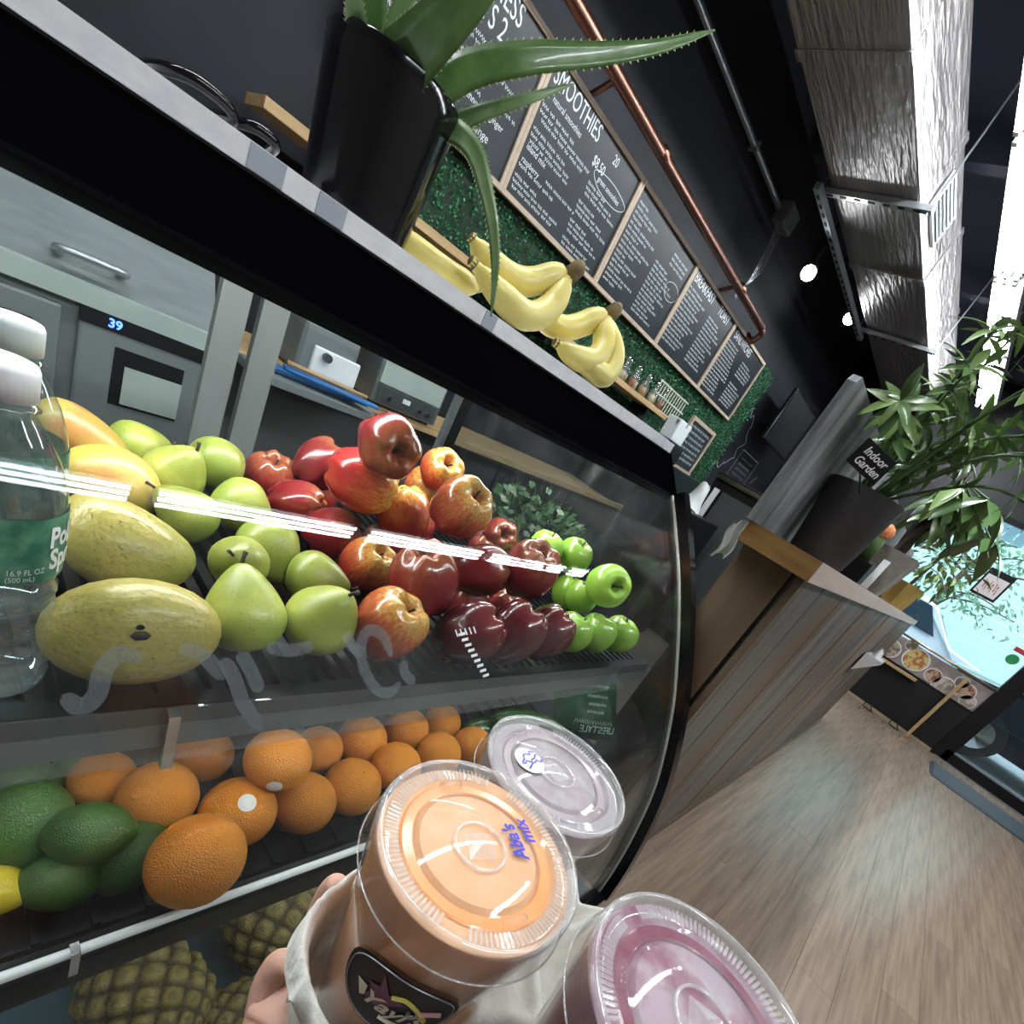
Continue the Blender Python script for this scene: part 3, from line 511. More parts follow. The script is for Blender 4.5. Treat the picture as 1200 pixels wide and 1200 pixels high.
for k, (x, y, z) in enumerate(((4.2, 2.2, 2.73), (5.48, 2.27, 2.98))):
    s = thing('spot_lamp', ('black spotlight hanging before the black wall above the sandwiches board', 'black spotlight hanging close under the far duct channel')[k], 'lamp', (x, y, z))
    ax = Vector((-0.75, -0.45, -0.5)).normalized(); Mx = ax.to_track_quat('Z', 'Y').to_matrix().to_4x4()
    MB().lathe([(0.0, -0.14), (0.045, -0.14), (0.055, -0.1), (0.058, 0.0), (0.05, 0.0), (0.048, -0.012)], 20, Mx, cap1=False).build('can', 'black_satin', s, auto=40)
    MB().lathe([(0.0, -0.006), (0.049, -0.006), (0.049, -0.002), (0.0, 0.002)], 20, Mx, cap0=False, cap1=False).build('lens', 'spot_face', s)
    MB().cyl(-ax * 0.1, (0, 0.02, 3.6 - z), 0.008, 8).build('stem', 'black_satin', s)
# ================================================================== plank-clad partition with plants
mat('plank_brown', (0.13, 0.085, 0.05), 0.45, col2=(0.075, 0.047, 0.027), nscale=2.2, stretch=(6, 6, 0.7), detail=8, bump=0.12, bscale=14)
mat('plank_tan', (0.20, 0.135, 0.085), 0.42, col2=(0.10, 0.068, 0.043), nscale=3, stretch=(14, 14, 0.7), detail=7, rand=0.42, bump=0.1, bscale=14)
mat('plank_grey', (0.085, 0.075, 0.07), 0.42, col2=(0.15, 0.132, 0.12), nscale=3, stretch=(14, 14, 0.7), detail=7, rand=0.42, bump=0.1, bscale=14)
mat('cap_end', (0.28, 0.15, 0.05), 0.4, col2=(0.18, 0.09, 0.03), nscale=6, stretch=(8, 2, 8), detail=6); mat('cap_front', (0.55, 0.43, 0.37), 0.4, col2=(0.47, 0.36, 0.3), nscale=4, stretch=(1, 8, 8))
mat('weathered', (0.27, 0.29, 0.30), 0.6, col2=(0.07, 0.075, 0.08), nscale=3.2, stretch=(9, 9, 1.2), detail=8, lo=0.38, hi=0.66, bump=0.2, bscale=8)
X0, X1 = 1.03, 5.2
pt = thing('counter_partition', 'long partition counter clad in brown and grey wood planks', 'counter', (0, 0, 0))
MB().bx(X0 + 0.012, X1, 0.224, 0.34, 0.0, 1.067).build('core', 'dark_grey', pt)
MB().bx(X0, X0 + 0.012, 0.236, 0.34, 0.0, 1.066).build('end_panel', 'plank_brown', pt)
rng = random.Random(11); x = X0; k = 0
while x < X1 - 0.02:
    w_ = 0.032 if k == 0 else rng.choice((0.08, 0.11, 0.14, 0.17)); w_ = min(w_, X1 - x)
    MB().bx(x, x + w_ - 0.0025, 0.21 + rng.uniform(0, 0.0025), 0.226, 0.03, 1.066).build('plank', 'plank_tan' if k == 0 else rng.choice(('plank_tan', 'plank_grey', 'plank_grey')), pt); x += w_; k += 1
MB().bx(X0, X1, 0.2, 0.212, 0.0, 0.03).build('kick_strip', 'plank_tan', pt)
cpb = MB().bx(1.0, 5.25, 0.2, 0.345, 1.067, 1.106).build('cap', 'cap_front', pt)
MB().bx(0.994, 1.0, 0.2, 0.345, 1.067, 1.106).build('end_grain', 'cap_end', cpb)
gp = MB(); gp.prism([(0.985, 1.107), (0.985, 1.36), (0.995, 1.372), (3.2, 1.352), (3.2, 1.107)], 0.336, 0.352, 1)
tag(gp.build('screen_panel', 'weathered'), 'weathered grey wood screen standing on the partition behind the plants', 'panel')
rag = MB(); rag.grid(8, 12, lambda u, v: (1.035 + 0.008 * math.sin(9 * u), 0.356 + 0.028 * u + 0.004 * math.sin(7 * v), 1.095 - 0.075 * v + 0.008 * math.sin(5 * u)))
mat('rag', (0.55, 0.57, 0.56), 0.8, bump=0.4, bscale=30); tag(rag.build('cloth', 'rag', smooth=True), 'crumpled white cloth tucked at the end of the partition', 'cloth')
# leaves: shared meshes, each leaf an object of its own
def leaf_mesh(name, ln, wd, m, curl=0.25, fold=0.25, n=7):
    b = MB()
    def f(u, v):
        s = (u - 0.5) * 2; wv = wd * 0.5 * (math.sin(PI * min(1, v * 0.97 + 0.02)) ** 0.75) * (1 - 0.25 * v)
        return (s * wv, v * ln, -curl * ln * v * v + fold * abs(s) * wv)
    b.grid(5, n, f); me = b.mesh(name, True, False); me.materials.append(MATS[m]); return me
mat('leaf_mid', (0.17, 0.28, 0.08), 0.38, col2=(0.26, 0.38, 0.14), nscale=14, rand=0.3, coat=0.2); mat('leaf_deep', (0.08, 0.16, 0.05), 0.33, col2=(0.12, 0.23, 0.07), nscale=10, rand=0.3, coat=0.3); mat('stem_green', (0.07, 0.13, 0.04), 0.5); mat('trunk_brown', (0.06, 0.05, 0.035), 0.7)
LM = [leaf_mesh('leaflet', 0.085, 0.028, 'leaf_mid', 0.35), leaf_mesh('leaflet', 0.07, 0.025, 'leaf_mid', 0.55), leaf_mesh('leaflet', 0.078, 0.027, 'leaf_deep', 0.25)]
LB = [leaf_mesh('broad_leaf', 0.13, 0.052, 'leaf_deep', 0.35), leaf_mesh('broad_leaf', 0.11, 0.048, 'leaf_mid', 0.5), leaf_mesh('broad_leaf', 0.09, 0.04, 'leaf_deep', 0.2)]
def place_leaf(me, parent, p, d, nrm, s=1.0, name='leaf'):
    d = Vector(d).normalized(); n = Vector(nrm); sd = d.cross(n)
    if sd.length < 1e-4: sd = d.orthogonal()
    sd.normalize(); n = sd.cross(d)
    o = bpy.data.objects.new(name, me); COL.objects.link(o); o.parent = parent
    o.matrix_local = Matrix.Translation(p) @ Matrix((sd, d, n)).transposed().to_4x4() @ Matrix.Scale(s, 4); return o
mat('pot_graphite', (0.04, 0.038, 0.038), 0.5); mat('soil', (0.03, 0.02, 0.012), 0.9, bump=0.5, bscale=60)
pl = thing('potted_schefflera', 'bushy green schefflera in a dark grey tapered pot on the partition', 'plant', (1.215, 0.264, 1.106))
PR = [(0.0, 0.0), (0.054, 0.0), (0.057, 0.004), (0.0735, 0.15), (0.0705, 0.15), (0.067, 0.13), (0.0, 0.13)]
MB().lathe(PR, 32, cap0=False, cap1=False).build('pot', 'pot_graphite', pl, auto=35)
MB().lathe([(0.0, 0.132), (0.066, 0.132)], 20, cap0=False, cap1=False).build('soil', 'soil', pl)
rng = random.Random(21); st = MB(); nl = 0
for k in range(22):
    a = 2.4 * k + rng.uniform(-0.3, 0.3); el = rng.uniform(0.12, 1.0); rad = 0.05 + 0.19 * el
    tip = Vector((0.0 + math.cos(a) * rad * 0.8, -0.045 + math.sin(a) * rad, 0.19 + 0.27 * (1.06 - el ** 1.6) + rng.uniform(-0.03, 0.03)))
    if tip.y > 0.02: tip.y = 0.02 - 0.3 * (tip.y - 0.02)
    b0 = Vector((math.cos(a) * 0.02, math.sin(a) * 0.02, 0.14)); mid = b0.lerp(tip, 0.5) + Vector((0, 0, 0.05))
    P = spline([b0, mid, tip], 5); st.tube(P, [0.0032] * 6 + [0.0022] * (len(P) - 6), 6)
    for w_ in (0, 1, 2):
        q = (tip, P[-4], P[-7])[w_]; hd = (tip - P[-3]).normalized()
        nn = (6, 4, 3)[w_]; a0 = rng.uniform(0, 6)
        side = hd.orthogonal().normalized(); s2 = hd.cross(side)
        for j in range(nn):
            aa = a0 + 2 * PI * j / nn; out = side * math.cos(aa) + s2 * math.sin(aa); d = (out + hd * rng.uniform(0.1, 0.8) + Vector((0, 0, -0.15))).normalized()
            o = place_leaf(LM[rng.randrange(3)], pl, q, d, hd + Vector((0, 0, 0.4)), rng.uniform(0.5, 0.76)); nl += 1
st.build('stems', 'stem_green', pl, True)
# a second low tuft at the left of the pot
for k in range(9):
    a = 2.2 + 0.35 * k; q = Vector((-0.05 + 0.01 * (k % 3), 0.01, 0.19 + 0.012 * k)); place_leaf(LM[2], pl, q, (math.cos(a), math.sin(a) * 0.6, 0.35), (0, 0, 1), 0.7)
sg2 = thing('garden_sign', 'small black plant sign with white script stuck in the schefflera pot', 'sign', (0.93, 0.226, 1.258), (0.1, 0.12, -0.75))
MB().bbox((0, 0, 0.0), (0.064, 0.003, 0.04), 0.001).build('plate', 'black_satin', sg2); MB().cyl((0, 0.002, -0.018), (0.13, 0.16, -0.02), 0.0015, 6).build('pin', 'black_satin', sg2)
m = MB(); put_text(m, 'Indoor', lambda a, b: (a - 0.024, -0.0025, 0.002 + b), 0.0165, shear=0.3, bold=0.0003); put_text(m, 'Garden', lambda a, b: (a - 0.026, -0.0025, -0.014 + b), 0.0165, shear=0.3, bold=0.0003); m.build('lettering', 'white_plastic', sg2)
# cactus in a small black pot
cc = thing('grafted_cactus', 'little green cactus with an orange ball head in a black pot', 'cactus', (1.66, 0.262, 1.106))
MB().bbox((0, 0, 0.03), (0.07, 0.07, 0.06), 0.004).build('pot', 'black_satin', cc)
mat('cactus_green', (0.06, 0.12, 0.03), 0.6); mat('cactus_orange', (0.75, 0.22, 0.06), 0.6, col2=(0.85, 0.35, 0.15), nscale=60)
MB().lathe([(0.0, 0.06), (0.016, 0.06), (0.018, 0.1), (0.016, 0.125), (0.0, 0.13)], 24, rf=lambda a, t: 1 + 0.1 * math.cos(3 * a)).build('column', 'cactus_green', cc, True)
MB().grid(30, 12, lambda u, v: tuple(Vector((0, 0, 0.144)) + Vector((math.sin(PI * v) * math.cos(2 * PI * u), math.sin(PI * v) * math.sin(2 * PI * u), math.cos(PI * v))) * 0.02 * (1 + 0.13 * math.cos(10 * 2 * PI * u) * (1 if int(v * 11) % 2 else 0.4))), True).build('orange_head', 'cactus_orange', cc, True)
# grey relief planter with money tree
mat('planter_grey', (0.26, 0.24, 0.22), 0.6, bump=0.6, bscale=55, voro=True, bdist=0.004)
mt = thing('money_tree', 'broad leaved money tree in a grey patterned planter on the partition', 'plant', (2.16, 0.27, 1.106))
b = MB(); b.add([(sx * r, sy * r * 0.85, z) for z, r in ((0, 0.05), (0.15, 0.085)) for sx, sy in ((-1, -1), (1, -1), (1, 1), (-1, 1))], [(0, 1, 2, 3), (4, 5, 6, 7), (0, 1, 5, 4), (1, 2, 6, 5), (2, 3, 7, 6), (3, 0, 4, 7)]); b.build('planter', 'planter_grey', mt)
tk = MB()
for q in range(3): tk.tube([(0.012 * math.cos(2.1 * q + 16 * z), 0.012 * math.sin(2.1 * q + 16 * z), 0.13 + z) for z in [0.03 * i for i in range(11)]], 0.011, 8)
tk.build('braided_trunk', 'trunk_brown', mt, True)
rng = random.Random(33)
for k in range(13):
    a = rng.uniform(0, 2 * PI); p = Vector((math.cos(a) * 0.14, math.sin(a) * 0.13 - 0.05, 0.34 + rng.uniform(-0.08, 0.10)))
    if p.y > -0.02: p.y = -0.02
    s_ = MB(); s_.tube([(0, 0, 0.42), p], 0.003, 5); s_.build('stalk', 'stem_green', mt)
    for j in range(5):
        aa = 2 * PI * j / 5 + k; place_leaf(LB[rng.randrange(3)], mt, p, (math.cos(aa), math.sin(aa), -0.5), (0, 0, 1), rng.uniform(0.9, 1.3))
# fine leaved bush in a golden pot
mat('gold', (0.42, 0.28, 0.07), 0.35, 0.3, col2=(0.5, 0.36, 0.12), nscale=9)
bs = thing('potted_bush', 'fine leaved bush in a golden pot at the far end of the partition', 'plant', (3.3, 0.27, 1.106))
MB().lathe([(0.0, 0.0), (0.06, 0.0), (0.068, 0.06), (0.07, 0.13), (0.064, 0.13), (0.06, 0.11), (0.0, 0.11)], 8, cap0=False, cap1=False).build('pot', 'gold', bs)
rng = random.Random(4)
for k in range(150):
    v = Vector((rng.gauss(0, 1), rng.gauss(0, 1), rng.gauss(0, 1))).normalized() * rng.uniform(0.4, 1)
    p = Vector((v.x * 0.16, v.y * 0.17 - 0.05, 0.28 + v.z * 0.17)); place_leaf(LB[1 if k % 2 else 0], bs, p, v + Vector((0, 0, -0.2)), (rng.gauss(0, 0.4), rng.gauss(0, 0.4), 1), rng.uniform(0.3, 0.55))
b = MB(); b.tube([(0, 0, 0.1), (0, -0.02, 0.3)], 0.008, 6); b.build('stem', 'trunk_brown', bs)
tag(MB().bbox((1.84, 0.235, 1.155), (0.004, 0.02, 0.095), 0.001, Matrix.Rotation(0.2, 3, 'Y')).build('card', 'white_plastic'), 'small white card propped between cactus and grey planter', 'card')
# white side shelf fixed to the far end of the partition
sh = thing('side_shelf', 'small white wedge shelf fixed to the partition near the window', 'shelf', (3.46, 0.2, 0.8))
MB().prism([(0.0, -0.075), (-0.085, 0.02), (-0.085, 0.04), (0.0, 0.04)], -0.12, 0.12, 0).build('board', 'white_plastic', sh)
for k, (x, h, r) in enumerate(((3.40, 0.06, 0.012), (3.46, 0.04, 0.022), (3.53, 0.045, 0.016))):
    q = thing('small_jar', ('slim white bottle on the small white shelf', 'squat white jar on the small white shelf', 'round white jar on the small white shelf')[k], 'jar', (x, 0.16, 0.8405))
    MB().lathe([(0, 0), (r, 0), (r, h * 0.7), (r * 0.6, h * 0.8), (0, h * 0.8)], 14, cap0=False, cap1=False).build('body', 'white_plastic', q, auto=40); MB().lathe([(0, h * 0.8), (r * 0.5, h * 0.8), (r * 0.5, h), (0, h)], 12, cap0=False, cap1=False).build('cap', 'white_plastic', q, auto=40)
# ================================================================== the curved-glass display case
CX0, CX1 = -0.9, 1.0
prof = spline([(p[0], p[1], 0) for p in ((.512, 1.072), (.457, 1.014), (.402, .952), (.347, .881), (.297, .809), (.25, .735), (.205, .645), (.17, .555), (.145, .45), (.13, .36), (.122, .28))], 5)
GP = [(p.x, p.y) for p in prof]
def glass_y(z):
    for a, b in zip(GP[:-1], GP[1:]):
        if b[1] <= z <= a[1]: t = (a[1] - z) / (a[1] - b[1] + 1e-9); return a[0] + (b[0] - a[0]) * t
    return GP[0][0] if z > 1 else GP[-1][0]
def nrm2(i):
    a = GP[max(0, i - 1)]; b = GP[min(len(GP) - 1, i + 1)]; t = Vector((b[0] - a[0], b[1] - a[1])).normalized(); return Vector((t.y, -t.x))   # outwards (-y)
dc = thing('display_case', 'black refrigerated display case with curved front glass and white top', 'display case', (0, 0, 0))
g = MB(); n = len(GP)
inner = [(GP[i][0] - nrm2(i).x * 0.0 + 0.0, GP[i][1]) for i in range(n)]; outer = [(GP[i][0] + nrm2(i).x * 0.005, GP[i][1] + nrm2(i).y * 0.005) for i in range(n)]
loop = inner + outer[::-1]; N_ = len(loop)
g.v = [(x, p[0], p[1]) for x in (CX0, CX1 - 0.006) for p in loop]
g.f = [(i, (i + 1) % N_, (i + 1) % N_ + N_, i + N_) for i in range(N_)]
g.build('front_glass', 'case_glass', dc, auto=30)
# end glass and its black frame that follows the curve
eg = MB(); poly = GP + [(1.19, 0.28), (1.19, 1.07)]; eg.prism(poly, 0.994, 1.0); eg.build('end_glass', 'end_glass', dc)
fr = MB(); outw = [(p[0] - 0.028 * (0.7 + 0.3 * (i / n)), p[1] + 0.018 * (1 - i / n)) for i, p in enumerate(GP)]
pl_ = GP + outw[::-1]; fr.v = [(x, p[0], p[1]) for x in (1.0, 1.028) for p in pl_]; N_ = len(pl_)
for i in range(n - 1):
    a, b, c, d = i, i + 1, N_ - 2 - i, N_ - 1 - i; fr.f += [(a, b, c, d), (a + N_, d + N_, c + N_, b + N_), (a, a + N_, b + N_, b), (d, c, c + N_, d + N_)]
fr.build('end_frame', 'black_gloss', dc, auto=30)
mat('pale_seal', (0.5, 0.5, 0.45), 0.3, 0.4)
sl = MB(); sl.tube([(0.998, p[0] - 0.003, p[1]) for p in GP], 0.0035, 6); sl.build('edge_seal', 'pale_seal', dc, True)
# header, worktop, lamp
MB().prism([(.576, 1.139), (.508, 1.071), (.53, 1.060), (.60, 1.066), (.62, 1.139)], CX0, 1.024).build('header', 'case_black', dc)
MB().bx(CX0, 1.0, 0.574, 0.58, 1.128, 1.139).build('header_trim', 'black_gloss', dc)
tp = MB().bx(CX0, 0.985, .576, 1.24, 1.1395, 1.158).build('worktop', 'marble', dc)
MB().bx(0.985, 1.03, .585, 1.24, 1.139, 1.158).build('worktop_end', 'marble', dc)
mat('grey_patch', (0.42, 0.46, 0.52), 0.25)
for x0, x1 in ((0.176, 0.205), (0.235, 0.262), (0.45, 0.47)): MB().bx(x0, x1, .5752, .5762, 1.14, 1.1575).build('edge_patch', 'grey_patch', tp)
mat('case_lamp', (0.97, 1.0, 0.98), 0.4, emit=CASE_E)
lp = MB().bbox(((CX0 + 0.99) / 2, 0.665, 1.112), (1.84, 0.07, 0.03), 0.004).build('lamp_housing', 'white_plastic', dc)
MB().cyl((CX0 + 0.05, 0.66, 1.085), (0.96, 0.66, 1.085), 0.011, 10).build('lamp_tube', 'case_lamp', lp, True)
# carcass
MB().bx(CX0, 1.0, 0.122, 1.19, 0.0, 0.262).build('base', 'black_satin', dc); MB().bx(CX0, 1.02, 0.098, 0.13, 0.262, 0.285).build('bottom_rail', 'black_gloss', dc)
mat('deck_blue', (0.05, 0.11, 0.15), 0.4, col2=(0.07, 0.14, 0.18), nscale=4)
MB().bx(CX0, 0.99, 0.13, 1.15, 0.262, 0.272).build('deck', 'deck_blue', dc)
mat('case_grey', (0.17, 0.185, 0.185), 0.4)
bk = MB().bx(CX0, 1.0, 1.15, 1.19, 0.262, 0.64).build('back_panel', 'black_satin', dc)
for x0, x1, y in ((-0.06, -0.02, 1.155), (0.355, 0.405, 1.15), (0.435, 0.485, 1.175), (0.955, 0.985, 1.165)): MB().bx(x0, x1, y, y + 0.02, 0.64, 1.139).build('door_stile', 'case_grey' if x0 < 0.9 else 'black_satin', dc)
MB().bx(0.925, 0.94, 1.15, 1.17, 0.64, 1.139).build('door_stile', 'steel', dc)
MB().bx(CX0, 1.0, 1.15, 1.2, 1.1, 1.139).build('door_track', 'dark_grey', dc)
# upper shelf: black bars across, front rail, clear price strip
mat('shelf_black', (0.005, 0.005, 0.006), 0.4, spec=0.2)
us = MB(); us.bx(CX0, 0.985, 0.335, 0.352, 0.745, 0.775); us.bx(CX0, 0.985, 0.83, 0.845, 0.75, 0.774); us = us.build('shelf', 'shelf_black', dc)
bar = MB().bx(-0.0055, 0.0055, 0.352, 0.83, 0.764, 0.7745).mesh('bar'); bar.materials.append(MATS['shelf_black'])
for k in range(60):
    o = bpy.data.objects.new('shelf_bar', bar); COL.objects.link(o); o.parent = us; o.location = (-0.2 + 0.0195 * k, 0, 0)
for x in (0.02, 0.5, 0.96): MB().prism([(0.36, 0.763), (0.84, 0.763), (0.84, 0.69), (0.36, 0.745)], x, x + 0.006).build('bracket', 'shelf_black', us)
pr = MB().add([(CX0, 0.334, 0.772), (0.98, 0.334, 0.772), (0.98, 0.326, 0.729), (CX0, 0.326, 0.729)], [(0, 1, 2, 3)])
MB().prism([(0.334, 0.775), (0.332, 0.775), (0.320, 0.729), (0.323, 0.729)], CX0, 0.98).build('price_strip', 'clear_plastic', us)
mat('rail_grey', (0.10, 0.11, 0.11), 0.25)
MB().prism([(0.336, 0.755), (0.334, 0.755), (0.328, 0.738), (0.331, 0.738)], CX0, 0.98).build('price_rail', 'rail_grey', us)
mat('white_tube', (0.8, 0.83, 0.84), 0.25)
for x in (0.13,): MB().prism([(0.330, 0.778), (0.322, 0.775), (0.314, 0.726), (0.320, 0.726)], x - 0.004, x + 0.004).build('clip', 'chrome', us)
# lower tray with a pale front tube
lt = MB(); lt.bx(CX0, 0.985, 0.285, 0.75, 0.535, 0.545); lt.prism([(0.262, 0.575), (0.275, 0.583), (0.30, 0.545), (0.285, 0.53)], CX0, 0.985); lt = lt.build('tray', 'shelf_black', dc)
for k in range(26): MB().bx(-0.1 + 0.04 * k, -0.094 + 0.04 * k, 0.3, 0.75, 0.545, 0.549).build('rib', 'shelf_black', lt) 
MB().cyl((CX0, 0.262, 0.588), (0.56, 0.262, 0.588), 0.0042, 10).build('front_tube', 'white_tube', lt, True)
MB().prism([(0.258, 0.578), (0.285, 0.565), (0.28, 0.54), (0.256, 0.548)], CX0, 0.983).build('front_channel', 'shelf_black', lt)
MB().prism([(0.266, 0.594), (0.256, 0.594), (0.254, 0.566), (0.262, 0.566)], 0.076, 0.082).build('clip', 'chrome', lt)
MB().bx(CX0, 0.985, 0.75, 0.76, 0.535, 0.745).build('tray_back', 'shelf_black', lt)
mat('shelf_lamp', (1.0, 0.98, 0.94), 0.4, emit=SHELF_E)
MB().bx(-0.3, 0.94, 0.353, 0.362, 0.735, 0.742).build('shelf_lamp', 'shelf_lamp', us); MB().bx(-0.3, 0.94, 0.352, 0.366, 0.742, 0.748).build('lamp_channel', 'white_plastic', us)
MB().bx(-0.3, 0.94, 0.30, 0.31, 0.522, 0.528).build('deck_lamp', 'shelf_lamp', lt); MB().bx(-0.3, 0.94, 0.298, 0.314, 0.528, 0.534).build('lamp_channel', 'white_plastic', lt)
# painted script on the inside of the glass
mat('glass_paint', (0.42, 0.46, 0.5), 0.6)
def gp3(x, z, off=-0.0025):
    i = min(range(n), key=lambda q: abs(GP[q][1] - z)); nn = nrm2(i); y = glass_y(z); return (x, y - nn.x * off - 0.0, z - nn.y * off)
def gstroke(mb, pts, wd):
    P = spline([(a, b, 0) for a, b in pts], 8); n_p = len(P)
    C_ = [Vector(gp3(p.x, p.y, -0.0015)) for p in P]; vs_ = []
    for i, p in enumerate(C_):
        t = C_[min(i + 1, n_p - 1)] - C_[max(i - 1, 0)]; a = t.cross(Vector((0, -0.8, 0.55))).normalized(); f = i / (n_p - 1); w_ = wd * 0.5 * min(1, (max(0.0, 1 - (abs(f - 0.5) * 2) ** 6)) ** 0.5 + 0.05); vs_ += [p + a * w_, p - a * w_]
    mb.add(vs_, [(2 * i, 2 * i + 1, 2 * i + 3, 2 * i + 2) for i in range(n_p - 1)])
clear('paint_haze', (0.7, 0.74, 0.76), 0.0, 0.5, milk=0.13, milkcol=(0.6, 0.64, 0.68))
gs = MB()
for q in ([(0.058, 0.822), (0.066, 0.815), (0.074, 0.82), (0.078, 0.834), (0.086, 0.842), (0.098, 0.838)], [(0.12, 0.845), (0.135, 0.84), (0.15, 0.825)], [(0.148, 0.838), (0.156, 0.826), (0.164, 0.808), (0.178, 0.79)], [(0.16, 0.842), (0.168, 0.83), (0.176, 0.815)], [(0.18, 0.845), (0.2, 0.842), (0.22, 0.845)],
          [(0.25, 0.855), (0.256, 0.845), (0.268, 0.838)], [(0.3, 0.835), (0.29, 0.852), (0.274, 0.856), (0.266, 0.845), (0.27, 0.826), (0.284, 0.81), (0.3, 0.806), (0.312, 0.814)], [(0.314, 0.832), (0.318, 0.82), (0.33, 0.812)]): gstroke(gs, q, 0.011)
gs.build('painted_script', 'paint_haze', dc, label='hazy white script painted on the glass')
# small vertical white print on the glass
m = MB(); m2 = (0.392, 0.853)
for k in range(9): m.strip([gp3(0.392 + 0.0052 * k - 0.004, 0.853 - 0.005 * k), gp3(0.392 + 0.0052 * k + 0.006, 0.853 - 0.005 * k + 0.0015)], 0.0032, (0, -0.8, 0.55))
for k in range(5): m.strip([gp3(0.383 + 0.007 * k, 0.8575 + 0.0008 * k), gp3(0.387 + 0.007 * k, 0.8515 + 0.0008 * k)], 0.0018, (0, -0.8, 0.55))
m.build('small_print', 'white_tube', dc)
# ================================================================== fruit
def unit_apple(lobes, tall):
    pr_ = []
    for i in range(15):
        t = i / 14; a = PI * t; r = math.sin(a) ** 0.8 * (1.0 - 0.16 * (1 - math.cos(a)) * 0.5); z = math.cos(a)
        pr_.append((max(r, 0.0), z))
    b = MB()
    def f(u, v):
        a = PI * (0.012 + 0.976 * v); th = 2 * PI * u; z = math.cos(a); r = math.sin(a) ** 0.82
        low = 0.5 - 0.5 * z
        r *= (1.0 - 0.17 * low ** 1.4) * (1 + lobes * math.cos(5 * th) * low ** 2 + 0.8 * lobes * math.cos(5 * th + 0.3) * (1 - low) ** 3 + 0.018 * math.sin(2 * th + 1))
        zz = z * tall * (1 + 0.04 * math.cos(th)) - 0.55 * math.exp(-(r / 0.26) ** 2) * (1 - low) ** 2 + 0.34 * math.exp(-(r / 0.24) ** 2) * low ** 2
        zz += 0.5 * lobes * math.cos(5 * th) * z * abs(z) * math.exp(-((r - 0.45) / 0.25) ** 2)
        return (r * math.cos(th), r * math.sin(th), zz)
    b.grid(40, 36, f, True); return b
def fruit_mat(name, top, mid, low, streak, rough=0.22, sc=3.5, stretch=(3, 3, 0.6), bump=0.0, bscale=40, coat=0.3, speck=None, bias=0.0, posts=(0.1, 0.35, 0.8)):
    """colour runs from stalk end to the other along the fruit, broken up by streaks"""
    m = bpy.data.materials.new(name); m.use_nodes = True; N = m.node_tree.nodes; L = m.node_tree.links; b = N['Principled BSDF']
    b.inputs['Roughness'].default_value = rough; b.inputs['Coat Weight'].default_value = coat; b.inputs['Coat Roughness'].default_value = 0.1
    tc = N.new('ShaderNodeTexCoord'); sp_ = N.new('ShaderNodeSeparateXYZ'); L.new(tc.outputs['Object'], sp_.inputs[0])
    mp = N.new('ShaderNodeMapping'); mp.inputs['Scale'].default_value = stretch; L.new(tc.outputs['Object'], mp.inputs['Vector'])
    oi = N.new('ShaderNodeObjectInfo'); ad = N.new('ShaderNodeVectorMath'); ad.operation = 'ADD'; L.new(mp.outputs[0], ad.inputs[0])
    sc_ = N.new('ShaderNodeMath'); sc_.operation = 'MULTIPLY'; sc_.inputs[1].default_value = 40; L.new(oi.outputs['Random'], sc_.inputs[0]); L.new(sc_.outputs[0], ad.inputs[1])
    nz = N.new('ShaderNodeTexNoise'); nz.inputs['Scale'].default_value = sc; nz.inputs['Detail'].default_value = 6; L.new(ad.outputs[0], nz.inputs['Vector'])
    mr = N.new('ShaderNodeMapRange'); mr.inputs['From Min'].default_value = 1.0; mr.inputs['From Max'].default_value = -1.0; L.new(sp_.outputs['Z'], mr.inputs['Value'])
    a1 = N.new('ShaderNodeMath'); a1.operation = 'MULTIPLY_ADD'; L.new(nz.outputs['Fac'], a1.inputs[0]); a1.inputs[1].default_value = streak; L.new(mr.outputs['Result'], a1.inputs[2])
    a2 = N.new('ShaderNodeMath'); a2.operation = 'ADD'; L.new(a1.outputs[0], a2.inputs[0]); a2.inputs[1].default_value = -streak * 0.5 + bias
    rp = N.new('ShaderNodeValToRGB'); e = rp.color_ramp.elements; e[0].position = posts[0]; e[0].color = (*top, 1); e[1].position = posts[2]; e[1].color = (*low, 1); q = e.new(posts[1]); q.color = (*mid, 1)
    L.new(a2.outputs[0], rp.inputs['Fac']); col = rp.outputs['Color']
    if speck:
        n2 = N.new('ShaderNodeTexNoise'); n2.inputs['Scale'].default_value = 17; n2.inputs['Detail'].default_value = 3; L.new(ad.outputs[0], n2.inputs['Vector'])
        r2 = N.new('ShaderNodeValToRGB'); r2.color_ramp.elements[0].position = 0.6; r2.color_ramp.elements[1].position = 0.72; L.new(n2.outputs['Fac'], r2.inputs['Fac'])
        mx = N.new('ShaderNodeMix'); mx.data_type = 'RGBA'; L.new(r2.outputs['Color'], mx.inputs[0]); L.new(col, mx.inputs[6]); mx.inputs[7].default_value = (*speck, 1); col = mx.outputs[2]
    hs_ = N.new('ShaderNodeHueSaturation'); m3 = N.new('ShaderNodeMapRange'); m3.inputs['To Min'].default_value = 0.82; m3.inputs['To Max'].default_value = 1.15; L.new(oi.outputs['Random'], m3.inputs['Value']); L.new(m3.outputs['Result'], hs_.inputs['Value']); L.new(col, hs_.inputs['Color'])
    L.new(hs_.outputs['Color'], b.inputs['Base Color'])
    if bump:
        nb = N.new('ShaderNodeTexNoise'); nb.inputs['Scale'].default_value = bscale; nb.inputs['Detail'].default_value = 2; L.new(tc.outputs['Object'], nb.inputs['Vector'])
        bp = N.new('ShaderNodeBump'); bp.inputs['Strength'].default_value = bump; bp.inputs['Distance'].default_value = 0.02; L.new(nb.outputs['Fac'], bp.inputs['Height']); L.new(bp.outputs['Normal'], b.inputs['Normal'])
    MATS[name] = m
